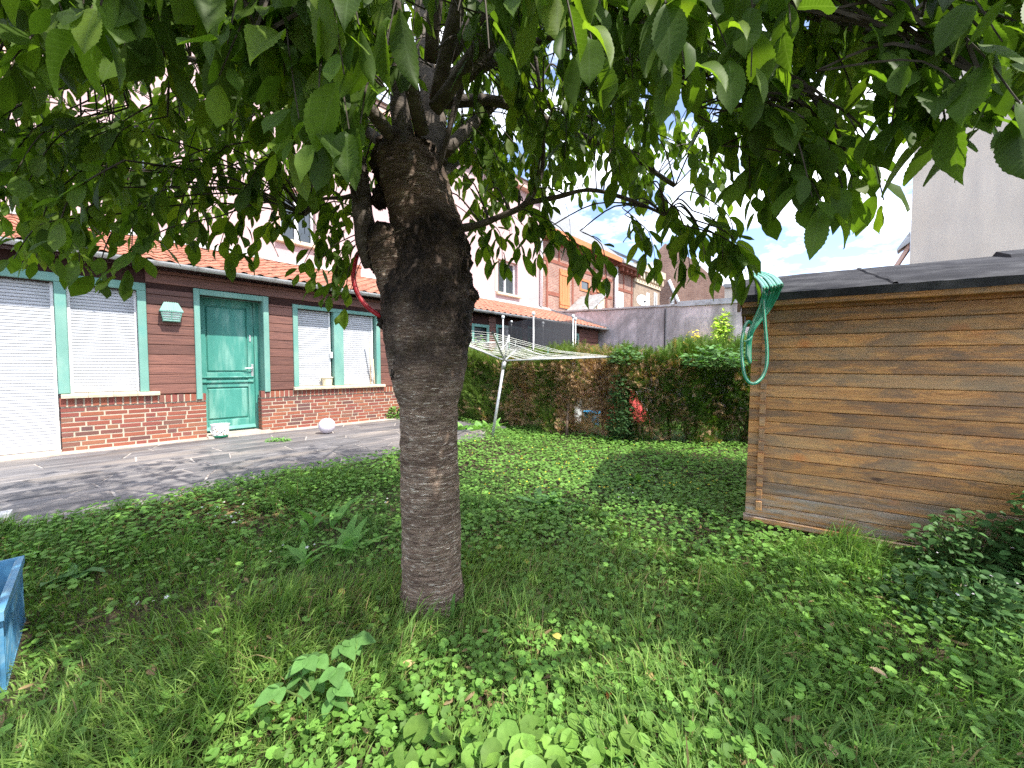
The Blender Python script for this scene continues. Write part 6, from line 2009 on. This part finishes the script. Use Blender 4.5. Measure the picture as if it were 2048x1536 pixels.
def blades(x, y, d, hmin, hmax, wid, far=0.0):
    n = len(x)
    z = lawn_z(x, y)
    tall = .75 + .8 * np.clip(vnoise(x, y, 3.2, 4), -.4, 1) + .5 * np.clip(vnoise(x, y, 9, 5), -.3, .6)
    tall = np.clip(tall, .35, 1.7)
    dry_ = vnoise(x, y, 2.2, 8)
    h = rng.uniform(hmin, hmax, n) * tall
    # clumps lie over together
    la = 1.6 * vnoise(x, y, 2.4, 6) * math.pi + rng.normal(0, .9, n)
    lean = np.clip(rng.normal(1.1, .45, n), .15, 2.0)
    az = rng.random(n) * 6.28
    # bent blade, built per vertex
    wv = np.stack([np.cos(az), np.sin(az), np.zeros(n)], 1) * (wid * rng.uniform(.6, 1.3, n))[:, None]
    ld = np.stack([np.cos(la), np.sin(la), np.zeros(n)], 1)
    V = np.zeros((n, 7, 3), dtype=np.float32)
    for i, (sx, t, _) in enumerate(GR_T):
        ang = lean * t * 1.15
        hor = h * lean * t * t * .62
        ver = h * t * np.cos(np.clip(ang * .72, 0, 1.45))
        V[:, i, :] = np.stack([x, y, z - .005], 1) + ld * hor[:, None] + wv * sx
        V[:, i, 2] += ver
    F = GR_F[None] + (np.arange(n) * 7)[:, None, None]
    base = np.array([.095, .205, .045])
    yel = np.array([.215, .325, .075])
    dead = np.array([.26, .21, .10])
    f = np.clip(.45 + .5 * vnoise(x, y, 1.7, 9) + rng.normal(0, .28, n), 0, 1)[:, None]
    c = base * (1 - f) + yel * f
    c *= rng.uniform(.75, 1.25, (n, 1))
    isd = rng.random(n) < np.clip(.05 + .16 * dry_, 0.015, .3)
    c[isd] = dead * rng.uniform(.6, 1.2, (isd.sum(), 1))
    C = np.repeat(c, 7, axis=0).reshape(n, 7, 3)
    return V.reshape(-1, 3), F.reshape(-1, 3), C.reshape(-1, 3)
parts = []
lp = []
for (y0, y1, dens, hm, hM, w) in ((.45, 1.5, 10500, .06, .165, .0060), (1.5, 2.6, 9000, .06, .165, .0062), (2.6, 4.2, 4600, .05, .13, .0066), (4.2, 8.2, 1700, .04, .09, .008)):
    x, y, d = lawn_points(y0, y1, dens)
    lush = vnoise(x, y, 2.7, 3)
    far_ivy = np.clip((y - 2.4) / 1.6, 0, 1) * .62 * (x > -.8 - .0 * y)
    pr_ = (1 - np.clip(bare_f(x, y) * 1.1, 0, .95)) * (.68 + .6 * lush) * (1 - far_ivy)
    # sunny corner holds more broad leaves
    pr_ *= 1 - .72 * np.exp(-((x + .1) / .55) ** 2 - ((y - .95) / .5) ** 2)
    k = rng.random(len(x)) < pr_
    parts.append(blades(x[k], y[k], d[k], hm, hM, w))
# coarse tufts
cx_, cy_, cd_ = lawn_points(.6, 3.4, 15)
tx, ty = [], []
for a, b_ in zip(cx_, cy_):
    m_ = int(rng.integers(30, 90))
    tx.append(a + rng.normal(0, .035, m_)); ty.append(b_ + rng.normal(0, .035, m_))
tx, ty = np.concatenate(tx), np.concatenate(ty)
k = (lawn_d(tx, ty) > 0.02) & (np.hypot(tx - TB.x, ty - TB.y) > .17) & (rng.random(len(tx)) > bare_f(tx, ty))
parts.append(blades(tx[k], ty[k], None, .11, .23, .0075))
V, F, C = merge(parts)
tag(link('grass', np_mesh('grass', V, F, MAT['grass'], C, True)), 'long uneven green lawn grass', None, None, 'stuff')
print('grass tris', len(F))
# broad-leaved ground cover
def cover(x, y, size, h, template, col, flat=1.0, jit=.35):
    n = len(x)
    z = lawn_z(x, y)
    a = rng.random(n) * 6.28
    ax = np.stack([np.cos(a), np.sin(a), rng.uniform(-.1, .35, n)], 1)
    nr = np.stack([rng.normal(0, jit, n), rng.normal(-.15, jit, n), np.full(n, flat)], 1)
    P = np.stack([x, y, z + rng.random(n) ** .7 * h + .008], 1)
    tv, tf = template
    if tf.shape[1] == 4: tf = tri(tf)
    f = rng.uniform(.6, 1.35, (n, 1))
    return scatter(tv - np.array([0, .5, 0]), tf, frames(ax, nr, rng.uniform(.6, 1.3, n) * size), P, np.array(col) * f + np.array([.02, .02, 0]) * rng.random((n, 1)) * f)
parts = []
for (y0, y1, dens, s_) in ((.45, 1.5, 2500, .029), (1.5, 2.6, 2000, .029), (2.6, 4.2, 1300, .031)):
    x, y, d = lawn_points(y0, y1, dens)
    w = .10 + .36 * np.clip(vnoise(x, y, 3.0, 12) + .1, -.3, 1)
    w += .75 * np.exp(-((x - .0) / .85) ** 2 - ((y - 1.2) / .5) ** 2) + .3 * (x > 0) * np.clip((y - 1.2), 0, 1) + .12 * (x < -1.2) * (y > 1.9)
    w *= 1 - np.clip(bare_f(x, y), 0, .8)
    k = rng.random(len(x)) < w
    parts.append(cover(x[k], y[k], s_, .07, DISC, (.135, .280, .055), 1.0, .28))
V, F, C = merge(parts)
tag(link('ground_ivy', np_mesh('ground_ivy', V, F, MAT['weed'], C, True)), 'round scalloped ground-ivy leaves through the grass', None, None, 'stuff')
print('ivy tris', len(F))
parts = []
for (y0, y1, dens, s_) in ((2.2, 4.2, 2000, .036), (4.2, 8.4, 1500, .042)):
    x, y, d = lawn_points(y0, y1, dens)
    w = np.clip((y - 2.0) / 1.2, 0, 1) * (.75 + .3 * vnoise(x, y, 3.0, 15)) * np.where(x > -.9, .85, .22)
    w += .5 * (x < -1.0) * (d < .9)
    k = rng.random(len(x)) < w
    parts.append(cover(x[k], y[k], s_, .085, BROAD_LO, (.135, .285, .055), 1.0, .25))
V, F, C = merge(parts)
tag(link('creeping_buttercup', np_mesh('creeping_buttercup', V, F, MAT['weed'], C, True)), 'leafy creeping ground cover over the far lawn', None, None, 'stuff')
print('cover tris', len(F))
# big pale leaves in the sunny corner
x = rng.normal(.02, .24, 240); y = rng.normal(1.02, .12, 240)
k = (y > .8)
V, F, C = cover(x[k], y[k], .062, .10, disc_template(13, True, .25, .03), (.15, .28, .055), 1.0, .35)
tag(link('garlic_mustard', np_mesh('garlic_mustard', V, F, MAT['weed'], C, True)), 'large pale round leaves massed in the sunlit foreground', None, None, 'stuff')
# dead straw on the bare soil
x = rng.normal(bare.x, .3, 420); y = rng.normal(bare.y, .2, 420)
V, F, C = cover(x, y, .07, .03, LONG, (.25, .17, .085), .8, .8)
tag(link('dry_litter', np_mesh('dry_litter', V, F, MAT['weed'], C)), 'dry brown plant litter on the bare patch', None, None, 'stuff')
x, y, d = lawn_points(.5, 3.5, 60)
V, F, C = cover(x, y, .05, .05, LONG, (.30, .21, .11), .8, .8)
tag(link('leaf_litter', np_mesh('leaf_litter', V, F, MAT['weed'], C)), 'scattered dry brown bits among the grass', None, None, 'stuff')
# daisies and yellow flowers
def on_lawn(pts, h): return np.array([(p.x, p.y, gz(p.x, p.y) + h) for p in pts])
dz_ = [gnd(fr_.gauss(px, 22), fr_.gauss(py, 9), -.1) for (px, py, n) in ((470, 1052, 12), (440, 1048, 9), (600, 1100, 6), (800, 1010, 5), (60, 1150, 5), (310, 1220, 3), (1300, 960, 6), (560, 1010, 6), (1240, 1000, 5)) for _ in range(n)]
flowers('daisies', on_lawn(dz_, .07), .011, (.80, .80, .78), 'scattered white daisies in the lawn')
yl = [gnd(fr_.uniform(930, 1460), fr_.uniform(885, 1010), -.12) for _ in range(150)]
flowers('buttercups', on_lawn(yl, .10), .0095, (.75, .60, .05), 'small yellow flowers in the far lawn')
# fallen leaves, one by one
FALL = [(1056, 1132, 'yellow fallen leaf standing in the grass right of the trunk', (.62, .50, .12)), (990, 1100, 'pale yellow fallen leaf close to the trunk', (.55, .5, .16)), (1105, 1268, 'yellow fallen leaf on the ground ivy right of the trunk base', (.6, .5, .14)),
        (1215, 1400, 'small rusty fallen leaf in the sunlit grass', (.45, .15, .05)), (1310, 1362, 'tan fallen leaf at the upper edge of the sunlit grass', (.5, .36, .16)), (1775, 1360, 'pale pinkish fallen leaf in the right-hand grass', (.6, .42, .3)),
        (1680, 1520, 'buff fallen leaf at the bottom edge, right of centre', (.62, .48, .3)), (1036, 1478, 'whitish dead leaf among the big pale leaves', (.72, .68, .66)), (30, 1510, 'tan fallen leaf in the lower left corner', (.55, .38, .2)), (310, 1355, 'brown fallen leaf in the left-hand grass', (.36, .22, .13)),
        (690, 1195, 'yellow fallen leaf left of the trunk base', (.6, .48, .12)), (380, 1105, 'straw-yellow fallen leaf in the left lawn', (.6, .5, .2)), (800, 1335, 'tan leaf scrap below the trunk', (.55, .4, .2))]
for (px, py, lab, col) in FALL:
    p = gnd(px, py, -.06)
    p.z = gz(p.x, p.y) + .055
    tv, tf = CHERRY_LO[1]
    a = fr_.uniform(0, 6.28)
    T = frames(np.array([[math.cos(a), math.sin(a), .3]]), np.array([[.2, -.7, 1.0]]), np.array([.055]))
    V, F, C = scatter(tv, tf, T, np.zeros((1, 3)), np.array([col]))
    o = link('fallen_leaf', np_mesh('fallen_leaf', V, F, MAT['weed'], C, True), None, None, p)
    tag(o, lab, 'leaf', 'fallen leaves in the grass')
